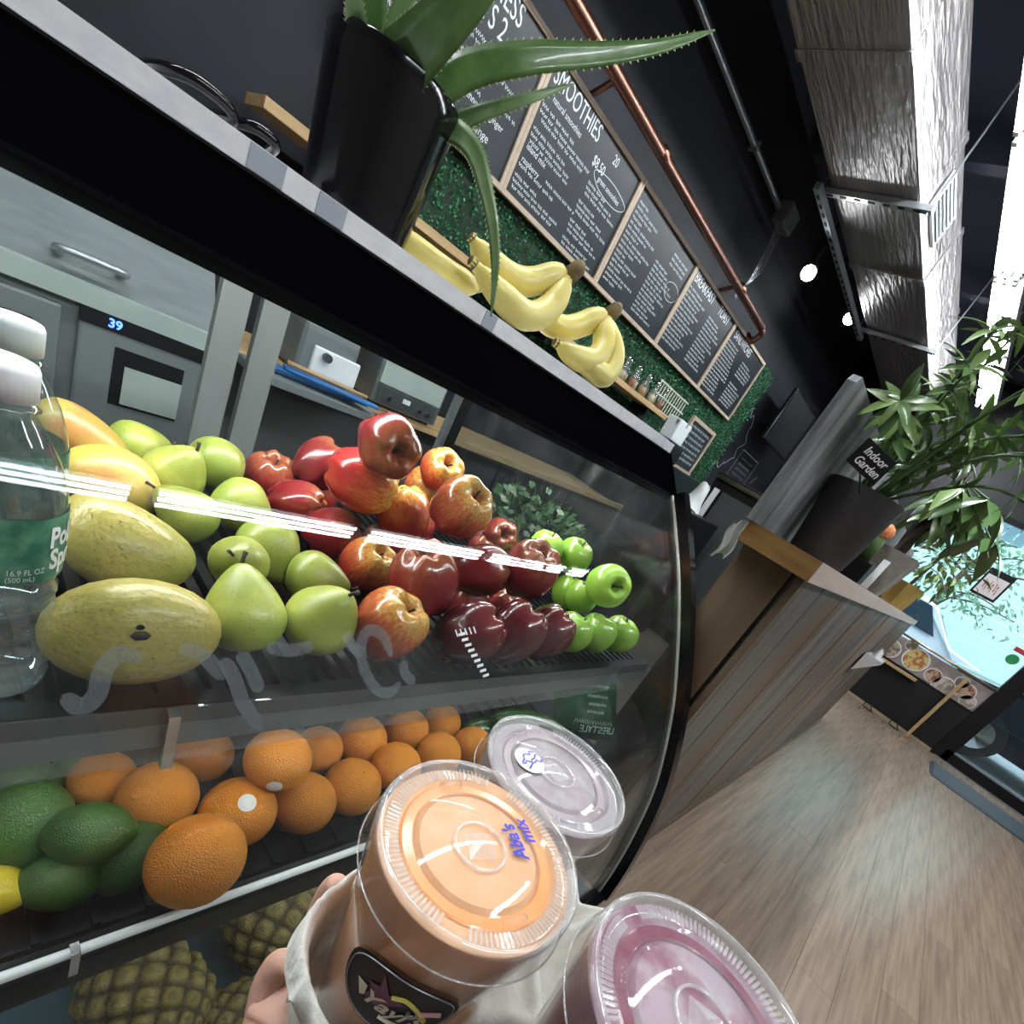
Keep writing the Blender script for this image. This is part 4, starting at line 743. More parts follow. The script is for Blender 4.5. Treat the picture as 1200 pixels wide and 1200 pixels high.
fruit_mat('skin_red', (0.26, 0.07, 0.03), (0.22, 0.018, 0.018), (0.15, 0.008, 0.012), 0.5, posts=(0.05, 0.25, 0.9))
fruit_mat('skin_blush', (0.60, 0.36, 0.08), (0.50, 0.11, 0.03), (0.36, 0.022, 0.02), 0.8, posts=(0.0, 0.25, 0.62), stretch=(4, 4, 0.8))
fruit_mat('skin_maroon', (0.13, 0.02, 0.02), (0.085, 0.006, 0.012), (0.06, 0.004, 0.012), 0.5, coat=0.5)
fruit_mat('skin_green', (0.30, 0.5, 0.06), (0.27, 0.5, 0.06), (0.24, 0.44, 0.05), 0.4, rough=0.25)
fruit_mat('skin_pear', (0.26, 0.29, 0.05), (0.36, 0.385, 0.075), (0.27, 0.335, 0.055), 0.7, sc=1.6, stretch=(1, 1, 1), speck=(0.17, 0.17, 0.045), rough=0.34, bump=0.1, coat=0.15)
fruit_mat('skin_mango', (0.40, 0.33, 0.075), (0.46, 0.35, 0.09), (0.32, 0.31, 0.065), 1.2, sc=1.3, stretch=(1, 1, 1), speck=(0.15, 0.13, 0.05), rough=0.36, bump=0.12, bscale=6, coat=0.12)
fruit_mat('skin_mango_ripe', (0.50, 0.36, 0.08), (0.6, 0.27, 0.08), (0.45, 0.36, 0.06), 1.2, sc=1.1, stretch=(1, 1, 1), speck=(0.4, 0.12, 0.05), rough=0.36, coat=0.12)
fruit_mat('skin_orange', (0.72, 0.25, 0.015), (0.75, 0.27, 0.02), (0.68, 0.22, 0.012), 0.5, sc=2, stretch=(1, 1, 1), rough=0.36, bump=0.5, bscale=26, coat=0.1)
fruit_mat('skin_lime', (0.035, 0.1, 0.012), (0.05, 0.13, 0.02), (0.03, 0.09, 0.012), 0.8, sc=1.5, stretch=(1, 1, 1), rough=0.33, bump=0.3, bscale=20, coat=0.1)
fruit_mat('skin_lemon', (0.7, 0.55, 0.02), (0.72, 0.55, 0.03), (0.6, 0.5, 0.03), 0.5, bump=0.3, bscale=20)
mat('stalk', (0.05, 0.03, 0.015), 0.8); mat('paper_label', (0.75, 0.75, 0.72), 0.5)
fruit_mat('skin_cuke', (0.02, 0.07, 0.015), (0.03, 0.09, 0.02), (0.02, 0.06, 0.015), 0.5, bump=0.2)
KM = {}
def reg(k, b, m): me = b.mesh(k, True); me.materials.append(MATS[m]); KM[k] = me
reg('rapple', unit_apple(0.11, 1.1), 'skin_red'); reg('dapple', unit_apple(0.12, 1.12), 'skin_maroon'); reg('oapple', unit_apple(0.075, 1.04), 'skin_blush'); reg('gapple', unit_apple(0.03, 0.94), 'skin_green')
reg('orange', MB().grid(26, 16, lambda u, v: ((lambda a, t: (math.sin(a) * math.cos(t) * 1.02, math.sin(a) * math.sin(t) * 1.02, math.cos(a) * 0.97 - (0.07 if v > 0.97 else 0)))(PI * (0.01 + 0.98 * v), 2 * PI * u)), True), 'skin_orange')
def egg(nip, l): return MB().grid(22, 18, lambda u, v: ((lambda a, t: (math.sin(a) ** 0.92 * math.cos(t), math.sin(a) ** 0.92 * math.sin(t), math.cos(a) * l + nip * math.copysign(abs(math.cos(a)) ** 10, math.cos(a))))(PI * (0.005 + 0.99 * v), 2 * PI * u)), True)
reg('lime', egg(0.14, 1.15), 'skin_lime'); reg('lemon', egg(0.2, 1.25), 'skin_lemon')
def pearf(u, v):
    a = PI * (0.01 + 0.98 * v); z = math.cos(a); t = 2 * PI * u
    r = math.sin(a) * (1.0 if z < 0 else (1 - 0.36 * z ** 1.2)); zz = z * 0.95 if z < 0 else z * 1.35
    if z < -0.85: zz += 0.35 * (-z - 0.85)
    return (r * math.cos(t) * (1 + 0.03 * math.sin(3 * t)), r * math.sin(t), zz)
reg('pear', MB().grid(26, 20, pearf, True), 'skin_pear')
def mangof(u, v):
    a = PI * (0.01 + 0.98 * v); z = math.cos(a); t = 2 * PI * u; r = math.sin(a) ** 0.9 * (1 + 0.10 * z)
    return (r * math.cos(t) * 1.0 + 0.22 * (1 - z * z) - 0.12, r * math.sin(t) * 0.88, z * 1.34)
reg('mango', MB().grid(26, 20, mangof, True), 'skin_mango'); reg('mangor', MB().grid(26, 20, mangof, True), 'skin_mango_ripe')
stalk_me = {k: None for k in KM}
def mk_stalk(z0, l, r, lean=0.12):
    b = MB(); b.tube([(0, 0, z0), (lean * 0.3, 0, z0 + l * 0.5), (lean, 0, z0 + l)], [r, r * 0.8, r * 1.15], 6); me = b.mesh('stalk', True); me.materials.append(MATS['stalk']); return me
for k in ('rapple', 'dapple', 'oapple', 'gapple'): stalk_me[k] = mk_stalk(0.45, 0.5, 0.04)
stalk_me['pear'] = mk_stalk(1.3, 0.32, 0.06); stalk_me['mango'] = stalk_me['mangor'] = mk_stalk(1.28, 0.1, 0.085, 0.02)
NAMES = {'mango': ('mango', 'mango', 'mangoes on the upper shelf'), 'mangor': ('mango', 'mango', 'mangoes on the upper shelf'), 'pear': ('pear', 'pear', 'pears on the upper shelf'), 'rapple': ('red_apple', 'apple', 'red apples on the upper shelf'), 'oapple': ('blush_apple', 'apple', 'red apples on the upper shelf'),
         'dapple': ('dark_apple', 'apple', 'red apples on the upper shelf'), 'gapple': ('green_apple', 'apple', 'green apples on the upper shelf'), 'orange': ('orange', 'orange', 'oranges on the lower tray'), 'lime': ('lime', 'lime', 'limes on the lower tray'), 'lemon': ('lemon', 'lemon', None)}
LAB = {'mango': 'yellow-green mango lying in the display case', 'mangor': 'ripe orange-flushed mango behind the water bottle', 'pear': 'green pear piled on the upper case shelf', 'rapple': 'glossy deep red apple in the pile on the case shelf', 'oapple': 'orange-red streaked apple in the pile on the case shelf', 'dapple': 'dark maroon apple at the front of the case shelf',
       'gapple': 'bright green apple in the small pile on the case shelf', 'orange': 'round orange on the lower case tray', 'lime': 'dark green lime on the lower case tray', 'lemon': 'yellow lemon beside the limes on the lower tray'}
def fruit(kind, x, y, z, r, axis=(0, 0, 1), roll=0.0, label=None, sc=None):
    nm, cat, grp = NAMES[kind]
    me = KM[kind]; o = bpy.data.objects.new(nm, me); COL.objects.link(o); o.location = (x, y, z); o.rotation_euler = align(axis, roll); o.scale = sc or (r, r, r)
    tag(o, label or LAB[kind], cat, grp)
    if stalk_me.get(kind): s = bpy.data.objects.new('stalk', stalk_me[kind]); COL.objects.link(s); s.parent = o
    return o
TC = Vector((-0.45, -0.62, 0.35))
FR = [
('mango',0.111,0.386,0.816,0.0420,(-.42,-.72,.15)),('mango',0.129,0.509,0.817,0.0413,(-.75,.2,.25)),('mangor',0.142,0.661,0.812,0.0350,(.75,-.5,-.15)),('mangor',0.130,0.760,0.813,0.0364,(-.7,.3,.3)),
('pear',0.187,0.790,0.808,0.0323,(.8,.2,.2)),('pear',0.210,0.701,0.817,0.0350,(.25,-.3,.85)),('pear',0.264,0.734,0.832,0.0355,(.5,.5,.1)),('pear',0.272,0.652,0.816,0.0350,(.5,-.3,-.3)),('pear',0.206,0.611,0.808,0.0316,(-.5,.2,.3)),('pear',0.270,0.547,0.816,0.0361,(.3,-.7,-.45)),('pear',0.225,0.504,0.814,0.0301,(-.3,-.4,.35)),('pear',0.202,0.410,0.811,0.0370,(-.1,.45,.75)),('pear',0.305,0.494,0.810,0.0324,(.65,-.5,.1)),('pear',0.272,0.401,0.814,0.0372,(.12,-.3,.75)),
('rapple',0.345,0.755,0.818,0.0381,(-.1,-.2,1)),('rapple',0.401,0.737,0.866,0.0375,(.5,.1,.7)),('rapple',0.358,0.685,0.816,0.0368,(.7,-.5,.3)),('rapple',0.386,0.570,0.967,0.0397,(-.1,-.75,.1)),('oapple',0.397,0.612,0.900,0.0456,(.75,-.5,.0)),('oapple',0.561,0.666,0.934,0.0365,(-.2,-.5,.5)),('oapple',0.581,0.711,0.882,0.0390,(-.2,-.5,.5)),('oapple',0.472,0.600,0.870,0.0421,(-.3,.3,.9)),('oapple',0.472,0.494,0.937,0.0410,(.0,-.5,.75)),
('rapple',0.742,0.649,0.855,0.0350,(-.3,-.6,.3)),('rapple',0.387,0.623,0.811,0.0368,(.5,-.5,.5)),('oapple',0.401,0.538,0.813,0.0386,(.1,-.5,.9)),('rapple',0.398,0.421,0.863,0.0433,(-.35,.1,.9)),('oapple',0.340,0.380,0.826,0.0406,(.2,-.35,.9)),('rapple',0.518,0.455,0.871,0.0387,(.6,-.4,.5)),('rapple',0.580,0.423,0.899,0.0422,(-.2,-.3,.9)),
('dapple',0.449,0.364,0.829,0.0405,(.55,-.3,.75)),('dapple',0.536,0.365,0.830,0.0412,(.5,.0,.85)),('dapple',0.612,0.364,0.829,0.0395,(.45,-.1,.9)),
('gapple',0.784,0.566,0.88,0.0360,(0,0,1)),('gapple',0.848,0.542,0.887,0.0373,(0,-.2,1)),('gapple',0.772,0.405,0.902,0.0397,(-.3,-.6,.3)),('gapple',0.842,0.505,0.825,0.0356,(0,.1,1)),('gapple',0.719,0.385,0.815,0.0360,(.2,-.1,1)),('gapple',0.786,0.378,0.820,0.0363,(.1,.1,1)),('gapple',0.854,0.370,0.822,0.0366,(0,0,1)),
('orange',0.163,0.284,0.630,0.0400,(.5,-.5,-.6)),('orange',0.161,0.389,0.593,0.0369,(-.6,-.3,.5)),('orange',0.230,0.353,0.586,0.0388,(.1,.5,.8)),('orange',0.266,0.372,0.640,0.0359,(-.5,-.5,-.4)),('orange',0.303,0.345,0.584,0.0371,(.6,.3,.6)),('orange',0.372,0.351,0.583,0.0372,(0,-.2,1)),('orange',0.357,0.425,0.579,0.0329,(0,1,0)),('orange',0.426,0.426,0.583,0.0366,(1,0,.3)),('orange',0.511,0.432,0.582,0.0358,(.4,.5,.6)),('orange',0.592,0.436,0.578,0.0327,(-.1,-.6,.3)),('orange',0.448,0.363,0.587,0.0356,(.2,.2,1)),('orange',0.537,0.371,0.582,0.0353,(-.2,-.4,.8)),('orange',0.616,0.374,0.580,0.0336,(.3,.6,.5)),('orange',0.125,0.438,0.579,0.0290,(0,0,1)),('orange',0.222,0.450,0.579,0.0328,(.5,.5,.5)),
('lime',0.062,0.393,0.586,0.0350,(.2,.3,.9)),('lime',0.068,0.452,0.573,0.0238,(.8,-.3,.3)),('lime',0.108,0.462,0.571,0.0215,(.2,.2,.9)),('lime',0.100,0.354,0.608,0.0274,(.85,-.3,.1)),('lime',0.080,0.337,0.573,0.0240,(.9,-.3,-.1)),('lime',0.131,0.343,0.575,0.0286,(.6,.5,.4)),('lemon',0.040,0.350,0.567,0.0200,(.6,-.6,.2)),
# fruit of the same pile that the front ones hide and that carry the upper ones
('gapple',0.775,0.57,0.811,0.035,(0,0,1)),('rapple',0.585,0.70,0.812,0.036,(0,0,1)),('rapple',0.72,0.65,0.79+.02,0.034,(0,0,1)),('rapple',0.46,0.60,0.80+.01,0.035,(0,0,1)),('rapple',0.53,0.46,0.81,0.034,(0,0,1)),('rapple',0.41,0.74,0.81,0.034,(0,0,1)),('rapple',0.60,0.44,0.81,0.034,(0,0,1)),('gapple',0.78,0.44,0.852,0.031,(0,0,1)),
]
rng = random.Random(8); STK = {}
labels = {42: 'orange with a round white sticker facing up', 43: 'orange with a white sticker on its side perched on other oranges', 0: 'big yellow-green mango with its stalk end facing out beside the water bottle', 1: 'long green mango lying behind the big mango', 40: 'large orange resting on the front tube of the lower tray', 17: 'bright red apple on top of the pile', 18: 'large lumpy orange-red apple near the top of the pile'}
for i, (k, x, y, z, r, ax) in enumerate(FR):
    sc = None
    o = fruit(k, x, y, z, r * (1.025 if 'apple' in k else 1.0), ax, rng.uniform(0, 6), labels.get(i))
    if i in (0,): o.scale = (r * 0.98, r * 1.55, r * 0.8); z_ = Vector((-.16, -.86, .46)).normalized(); y_ = Vector((.66, -.56, .36)); y_ = (y_ - z_ * y_.dot(z_)).normalized(); o.rotation_euler = Matrix((y_.cross(z_), y_, z_)).transposed().to_euler()
    if i in (42, 43):   # fruit stickers
        c = {42: Vector((-.1, -.35, .8)), 43: Vector((-.35, -.75, -.1))}[i].normalized(); c2 = o.rotation_euler.to_matrix().inverted() @ c
        b = MB(); Mx = Matrix.Translation(c2 * 1.0) @ c2.to_track_quat('Z', 'Y').to_matrix().to_4x4(); b.lathe([(0.0, 0.03), (0.12, 0.025), (0.24, -0.005)], 14, Mx, cap0=False, cap1=False); b.build('sticker', 'paper_label', o)
# pineapples on the blue deck
mat('pine_skin', (0.12, 0.10, 0.035), 0.55, bump=0.4, bscale=300)
N_ = MATS['pine_skin'].node_tree; ca_ = N_.nodes.new('ShaderNodeVertexColor'); ca_.layer_name = 'eye'; N_.links.new(ca_.outputs['Color'], N_.nodes['Principled BSDF'].inputs['Base Color'])
def pine(x, y, z, r, axis, label, s=0):
    t = thing('pineapple', label, 'pineapple', (x, y, z), align(axis)); b = MB(); EY = []
    def f(u, v):
        a = PI * (0.02 + 0.96 * v); th = 2 * PI * u; zz = math.cos(a) * r * 1.35; rr = math.sin(a) ** 0.6 * r
        p = 10 * u + 6 * v; q = 10 * u - 6 * v
        e = (abs(math.sin(PI * p)) * abs(math.sin(PI * q))) ** 0.5
        rr *= 1 + 0.15 * e + 0.12 * max(0, e - 0.85); EY.append(e); return (rr * math.cos(th), rr * math.sin(th), zz)
    b.grid(170, 90, f, True); o = b.build('rind', 'pine_skin', t, True); ca = o.data.color_attributes.new('eye', 'FLOAT_COLOR', 'POINT')
    for i, e in enumerate(EY): k = min(1, max(0, (e - 0.3) / 0.5)); g_ = max(0, (e - 0.88) / 0.12); ca.data[i].color = (0.035 + 0.17 * k - 0.10 * g_, 0.03 + 0.14 * k - 0.07 * g_, 0.012 + 0.035 * k, 1)
    lv_ = MB(); rg = random.Random(s)
    for k in range(26):
        a = k * 2.4; tl = 0.25 + 0.02 * k; d = Vector((math.cos(a) * (1.1 - tl), math.sin(a) * (1.1 - tl), tl + 0.3)).normalized(); p0 = Vector((math.cos(a) * 0.014, math.sin(a) * 0.014, r * 1.25)); ln = rg.uniform(0.04, 0.09); sd = d.cross(Vector((0, 0, 1))).normalized() * 0.007
        lv_.add([p0 - sd, p0 + sd, p0 + d * ln * 0.6 + sd * 0.7, p0 + d * ln, p0 + d * ln * 0.6 - sd * 0.7], [(0, 1, 2, 3, 4)])
    lv_.build('crown', 'leaf_deep', t)
pine(0.172, 0.30, 0.334, 0.055, (-0.3, 0.9, -0.1), 'pineapple lying on the blue case deck under the limes', 1)
pine(0.335, 0.35, 0.340, 0.060, (0.1, 0.9, 0.2), 'dark pineapple lying on the blue case deck under the oranges', 2)
pine(0.262, 0.225, 0.325, 0.046, (0.9, -0.15, 0.1), 'golden pineapple nearest the glass between the two dark ones', 3)
# stand-in leaf bunch, cucumbers and a printed bag at the far end
hb2 = thing('leaf_bunch', 'dark stand-in bunch of herbs at the back of the case beside the green apples', 'foliage', (0.885, 0.70, 0.776))  # leaves added in place of greenery that shows at the end glass
b = MB(); rng = random.Random(14)
for k in range(900):
    v = Vector((rng.gauss(0, 1), rng.gauss(0, 1), rng.gauss(0, 1))).normalized(); p = Vector((v.x * 0.085, v.y * 0.13, 0.10 + v.z * 0.075)) * rng.uniform(0.75, 1.0); d = (v + Vector((rng.gauss(0, .5), rng.gauss(0, .5), rng.gauss(0, .5)))).normalized(); sd = d.orthogonal().normalized() * 0.007
    b.add([p, p + d * 0.01 + sd, p + d * 0.022, p + d * 0.01 - sd], [(0, 1, 2, 3)])
mat('leaf_dark', (0.012, 0.04, 0.012), 0.5); o = b.build('leaves', 'leaf_dark', hb2, fix=False); o['kind'] = 'stuff'
b = MB()
for k in range(10): b.cyl((0.01 * math.cos(k), 0.01 * math.sin(k), 0.0), (0.04 * math.cos(k * 1.3), 0.05 * math.sin(k * 1.3), 0.1), 0.0025, 5)
b.build('stems', 'stem_green', hb2)
for k, (x, y, z, ax, l) in enumerate(((0.72, 0.40, 0.575, (0.9, -0.25, 0.1), 0.085), (0.77, 0.335, 0.572, (0.8, -0.5, -0.05), 0.075), (0.74, 0.365, 0.615, (0.85, -0.4, 0.0), 0.08))):
    b = MB(); b.lathe([(0.0, -l)] + [(0.026 * math.sin(PI * t) ** 0.35, -l + 2 * l * t) for t in [0.04 + 0.092 * i for i in range(11)]] + [(0.0, l)], 16, cap0=False, cap1=False)
    o = b.build('cucumber', 'skin_cuke', smooth=True); o.location = (x, y, z); o.rotation_euler = align(ax); tag(o, 'dark green cucumber on the lower tray beside the printed bag', 'cucumber', 'cucumbers on the lower tray')
mat('bag_green', (0.006, 0.035, 0.016), 0.16, col2=(0.01, 0.06, 0.025), nscale=40, bump=0.5, bscale=18, coat=0.5)
bagc = Vector((0.895, 0.36, 0.65)); u_ = Vector((0.88, -0.34, 0.05)).normalized(); v_ = Vector((-0.12, 0.52, 0.8)).normalized(); n_ = u_.cross(v_).normalized()
bt = thing('salad_bag', 'shiny dark green printed salad bag leaning at the end of the lower tray', 'bag', tuple(bagc))
def bagf(u, v, s):
    a = u - 0.5; c = v - 0.5; th = 0.03 * max(0, (1 - (2 * a) ** 4)) * max(0, (1 - (2 * c) ** 4)) + 0.002 * math.sin(21 * u + 8 * v)
    return tuple(u_ * a * 0.165 + v_ * c * 0.15 + n_ * th * s)
b = MB(); b.grid(22, 16, lambda u, v: bagf(u, v, 1)); b.grid(22, 16, lambda u, v: bagf(u, v, -1)); b.build('film', 'bag_green', bt, True)
m = MB()
V, Fc = text2d('LIFESTYLE', 0.022, bold=0.0004)
m.add([tuple(Vector(bagf(0.5 - (a - 0.055) / 0.165, 0.14 + c / 0.15, 1)) + n_ * 0.0035) for a, c in V], Fc)
rr = random.Random(6)
for vv, u0, u1, hh in ((0.80, 0.42, 0.72, 0.05), (0.66, 0.36, 0.68, 0.045), (0.55, 0.38, 0.66, 0.045), (0.44, 0.36, 0.62, 0.045), (0.29, 0.18, 0.78, 0.07)):
    u = u0; zz = []
    while u < u1: zz.append(u); u += hh * 0.28
    m.strip([tuple(Vector(bagf(q, vv + hh * (0.5 if j % 2 else -0.5) * rr.uniform(0.6, 1), 1)) + n_ * 0.0035) for j, q in enumerate(zz)], 0.0022, n_)
mat('bag_print', (0.3, 0.42, 0.36), 0.4); m.build('print', 'bag_print', bt)
# water bottles on the upper shelf
clear('pet', (0.86, 0.92, 0.92), 3.2, 0.02, milk=0.035, milkcol=(0.75, 0.82, 0.82), smear=0.12); mat('cap_white', (0.78, 0.79, 0.8), 0.35)
mat('label_green', (0.02, 0.12, 0.07), 0.35, col2=(0.12, 0.3, 0.2), nscale=70, lo=0.4, hi=0.7)
def water_bottle(x, y, label, rz):
    t = thing('water_bottle', label, 'bottle', (x, y, 0.7755), (0, 0, rz)); pr_ = [(0.0, 0.004), (0.024, 0.0), (0.031, 0.006)]
    for k in range(28):
        z = 0.01 + k * 0.003; pr_.append((0.0318 - 0.0016 * (0.5 - 0.5 * math.cos(2 * PI * (z - 0.01) / 0.014)), z))
    pr_ += [(0.032, 0.096), (0.0322, 0.14), (0.031, 0.15), (0.026, 0.166), (0.019, 0.18), (0.0145, 0.188), (0.0135, 0.19), (0.0165, 0.192), (0.0135, 0.194), (0.0, 0.195)]
    MB().lathe(pr_, 32, cap0=False, cap1=False, rf=lambda a, q: 1 + 0.006 * math.cos(8 * a)).build('body', 'pet', t, True)
    c = MB(); c.lathe([(0.0, 0.2145), (0.0138, 0.2145), (0.0148, 0.212), (0.0148, 0.1965), (0.0, 0.1965)], 60, cap0=False, cap1=False, rf=lambda a, q: 1 + (0.012 * math.cos(30 * a))); c.build('cap', 'cap_white', t, True)
    MB().lathe([(0.0328, 0.096), (0.0330, 0.1), (0.0330, 0.136), (0.0328, 0.139)], 40, cap0=False, cap1=False).build('label', 'label_green', t, True)
    m = MB(); R_ = 0.0335
    def on(a, b, z): return (R_ * math.sin(a / R_), -R_ * math.cos(a / R_), z + b)
    put_text(m, 'Poland', lambda a, b: on(a - 0.0, b, 0.1195), 0.019, 0.72, bold=0.0006); put_text(m, 'Spring', lambda a, b: on(a + 0.001, b, 0.1045), 0.019, 0.72, bold=0.0006)
    put_text(m, '16.9 FL OZ', lambda a, b: on(a - 0.021, b, 0.103), 0.0055, 0.75); put_text(m, '(500 mL)', lambda a, b: on(a - 0.021, b, 0.0985), 0.0048, 0.8); m.build('brand_lettering', 'white_plastic', t)
water_bottle(0.030, 0.38, 'clear plastic water bottle with a green label beside the big mango', 0.72); water_bottle(0.041, 0.470, 'second water bottle standing behind the first, only its white cap clear', 0.3)
# ================================================================== on top of the case
AX, AY, AZ = 0.312, 0.665, 1.1585
al = thing('potted_aloe', 'aloe plant with long toothed leaves in a glossy black pot on the case', 'plant', (AX, AY, AZ))
pr_ = [(0.0, 0.0), (0.05, 0.0), (0.056, 0.004), (0.066, 0.11), (0.0685, 0.128), (0.0665, 0.131), (0.062, 0.126), (0.06, 0.115), (0.0, 0.115)]
MB().lathe(pr_, 48, cap0=False, cap1=False).build('pot', 'black_gloss', al, auto=50)
MB().lathe([(0.0, 0.117), (0.061, 0.117)], 20, cap0=False, cap1=False).build('soil', 'soil', al)
mat('aloe_skin', (0.075, 0.16, 0.04), 0.34, col2=(0.13, 0.24, 0.075), nscale=60, lo=0.35, hi=0.7, coat=0.25); mat('aloe_pale', (0.14, 0.24, 0.09), 0.36, col2=(0.2, 0.32, 0.14), nscale=50, coat=0.2); mat('aloe_tooth', (0.45, 0.5, 0.25), 0.5)
def aloe_leaf(pts, w0, m, up=(0, 0, 1), thick=0.34, teeth=True):
    P = spline([Vector(p) for p in pts], 8); nP = len(P); b = MB(); vs_ = []; edges = []
    for i, p in enumerate(P):
        t = (P[min(i + 1, nP - 1)] - P[max(0, i - 1)]).normalized(); s = t.cross(Vector(up)).normalized(); nn = s.cross(t).normalized(); f = i / (nP - 1)
        w_ = w0 * (1 - f) ** 0.62 * (1 if f > 0.08 else 0.9); w_ = max(w_, 0.0008); h = w_ * thick
        vs_ += [p - s * w_ + nn * h * 0.45, p - s * w_ * 0.5 - nn * h * 0.35, p - nn * h * 0.6, p + s * w_ * 0.5 - nn * h * 0.35, p + s * w_ + nn * h * 0.45, p + s * w_ * 0.5 + nn * h * 0.2, p + nn * h * 0.05, p - s * w_ * 0.5 + nn * h * 0.2]
        edges.append((p - s * w_ + nn * h * 0.45, -s, t, w_)); edges.append((p + s * w_ + nn * h * 0.45, s, t, w_))
    b.add(vs_, [(i * 8 + k, i * 8 + (k + 1) % 8, (i + 1) * 8 + (k + 1) % 8, (i + 1) * 8 + k) for i in range(nP - 1) for k in range(8)] + [tuple(range(8)), tuple((nP - 1) * 8 + k for k in range(8))])
    o = b.build('leaf', m, al, True)
    if teeth:
        b = MB()
        for q, s, t, w_ in edges[2:-6]: b.add([q - t * 0.0012, q + t * 0.0012, q + s * 0.0019 + t * 0.0014, q + Vector((0, 0, 0.0008))], [(0, 1, 2), (0, 1, 3), (1, 2, 3), (0, 2, 3)])
        b.build('teeth', 'aloe_tooth', o)
Q = lambda x, y, z: (x - AX, y - AY, z - AZ)
FC = (-.5, -.75, .05)
aloe_leaf([Q(.30, .655, 1.265), Q(.293, .63, 1.278), Q(.296, .60, 1.303), Q(.304, .57, 1.34), Q(.318, .555, 1.39), Q(.335, .55, 1.44)], 0.03, 'aloe_skin', FC, 0.35)
aloe_leaf([Q(.305, .65, 1.255), Q(.32, .625, 1.277), Q(.345, .60, 1.318), Q(.385, .575, 1.355), Q(.441, .56, 1.397), Q(.50, .55, 1.445), Q(.558, .545, 1.50)], 0.0185, 'aloe_skin', FC, 0.35)
aloe_leaf([Q(.34, .645, 1.262), Q(.356, .625, 1.28), Q(.376, .60, 1.306), Q(.402, .58, 1.335), Q(.437, .57, 1.371)], 0.0105, 'aloe_pale', FC, 0.5)
aloe_leaf([Q(.335, .65, 1.27), Q(.355, .62, 1.276), Q(.370, .592, 1.270), Q(.385, .577, 1.252), Q(.408, .565, 1.223), Q(.428, .56, 1.191), Q(.443, .555, 1.152)], 0.0125, 'aloe_pale', FC, 0.45)
aloe_leaf([Q(.275, .67, 1.262), Q(.262, .65, 1.28), Q(.244, .635, 1.298), Q(.215, .625, 1.325)], 0.014, 'aloe_pale', FC, 0.4)
aloe_leaf([Q(.29, .675, 1.262), Q(.28, .665, 1.29), Q(.268, .655, 1.32), Q(.255, .65, 1.36)], 0.019, 'aloe_skin', FC, 0.4)
aloe_leaf([Q(.30, .68, 1.262), Q(.30, .675, 1.30), Q(.303, .67, 1.35), Q(.31, .67, 1.42)], 0.015, 'aloe_pale', FC, 0.4)
aloe_leaf([Q(.31, .69, 1.262), Q(.325, .69, 1.32), Q(.34, .69, 1.37), Q(.36, .69, 1.44)], 0.015, 'aloe_skin', FC, 0.4)
aloe_leaf([Q(.345, .66, 1.262), Q(.362, .64, 1.284), Q(.378, .632, 1.293), Q(.393, .63, 1.30)], 0.007, 'aloe_skin', FC, 0.4)
aloe_leaf([Q(.345, .69, 1.27), Q(.368, .685, 1.265), Q(.383, .685, 1.23), Q(.388, .685, 1.185)], 0.0085, 'aloe_pale', FC, 0.4)
# bananas
mat('banana_skin', (0.70, 0.56, 0.13), 0.42, col2=(0.76, 0.66, 0.22), nscale=9, coat=0.1, bump=0.05); mat('banana_tip', (0.10, 0.07, 0.03), 0.8, col2=(0.2, 0.15, 0.06), nscale=60); mat('banana_neck', (0.42, 0.42, 0.07), 0.45)
def banana(parent, pts, r):
    P = spline([Vector(p) for p in pts], 7); n = len(P); rs = []
    for i in range(n):
        f = i / (n - 1); rs.append(r * (0.42 + 0.0 * f if f < 0.1 else min(1.0, 0.42 + 0.75 * math.sin(PI * min(1, (f - 0.08) / 0.86)) ** 0.6)) if f < 0.95 else r * 0.35)
    b = MB(); b.tube(P, rs, 10); o = b.build('banana', 'banana_skin', parent, auto=50)
    b = MB(); b.tube([P[-2], P[-1], P[-1] + (P[-1] - P[-2]) * 0.4], [r * 0.38, r * 0.34, r * 0.2], 8); b.build('tip', 'banana_tip', o, True)
    return o
def bunch(label, loc, crown, bans):
    t = thing('banana_bunch', label, 'bananas', loc, group='banana bunches on the case top')
    L0 = Vector(loc)
    for pts, r in bans: banana(t, [Vector(p) - L0 for p in pts], r)
    c = Vector(crown) - L0; b = MB(); b.tube([c + Vector((0.0, 0, -0.012)), c, c + Vector((0.006, -0.002, 0.012)), c + Vector((0.01, 0, 0.018))], [0.008, 0.0125, 0.011, 0.006], 10); b.build('crown', 'banana_tip', t, True)
c1 = (.602, .63, 1.262)
bunch('bunch of yellow bananas on the case beside the aloe pot', (.52, .64, 1.1585), c1, [
    ([c1, (.592, .625, 1.235), (.575, .615, 1.205), (.535, .605, 1.182), (.48, .605, 1.183), (.435, .62, 1.195)], 0.0185),
    ([c1, (.585, .64, 1.25), (.555, .645, 1.225), (.52, .645, 1.212), (.475, .65, 1.212), (.45, .66, 1.222)], 0.018)])
bunch('single banana lying between the aloe pot and the first bunch', (.43, .70, 1.1585), (.395, .735, 1.182), [
    ([(.395, .735, 1.182), (.405, .72, 1.18), (.425, .703, 1.178), (.455, .692, 1.177), (.49, .692, 1.18), (.52, .70, 1.186)], 0.0165)])
c2 = (.725, .64, 1.262)
bunch('bunch of three yellow bananas near the far end of the case top', (.69, .64, 1.1585), c2, [
    ([c2, (.718, .63, 1.24), (.712, .61, 1.212), (.69, .60, 1.188), (.655, .605, 1.178), (.62, .62, 1.18)], 0.0185),
    ([c2, (.728, .63, 1.24), (.738, .605, 1.212), (.725, .592, 1.182), (.69, .597, 1.163 + .016), (.655, .612, 1.178)], 0.0195),
    ([c2, (.708, .645, 1.248), (.685, .65, 1.225), (.655, .65, 1.207), (.62, .655, 1.20), (.59, .665, 1.205)], 0.018)])
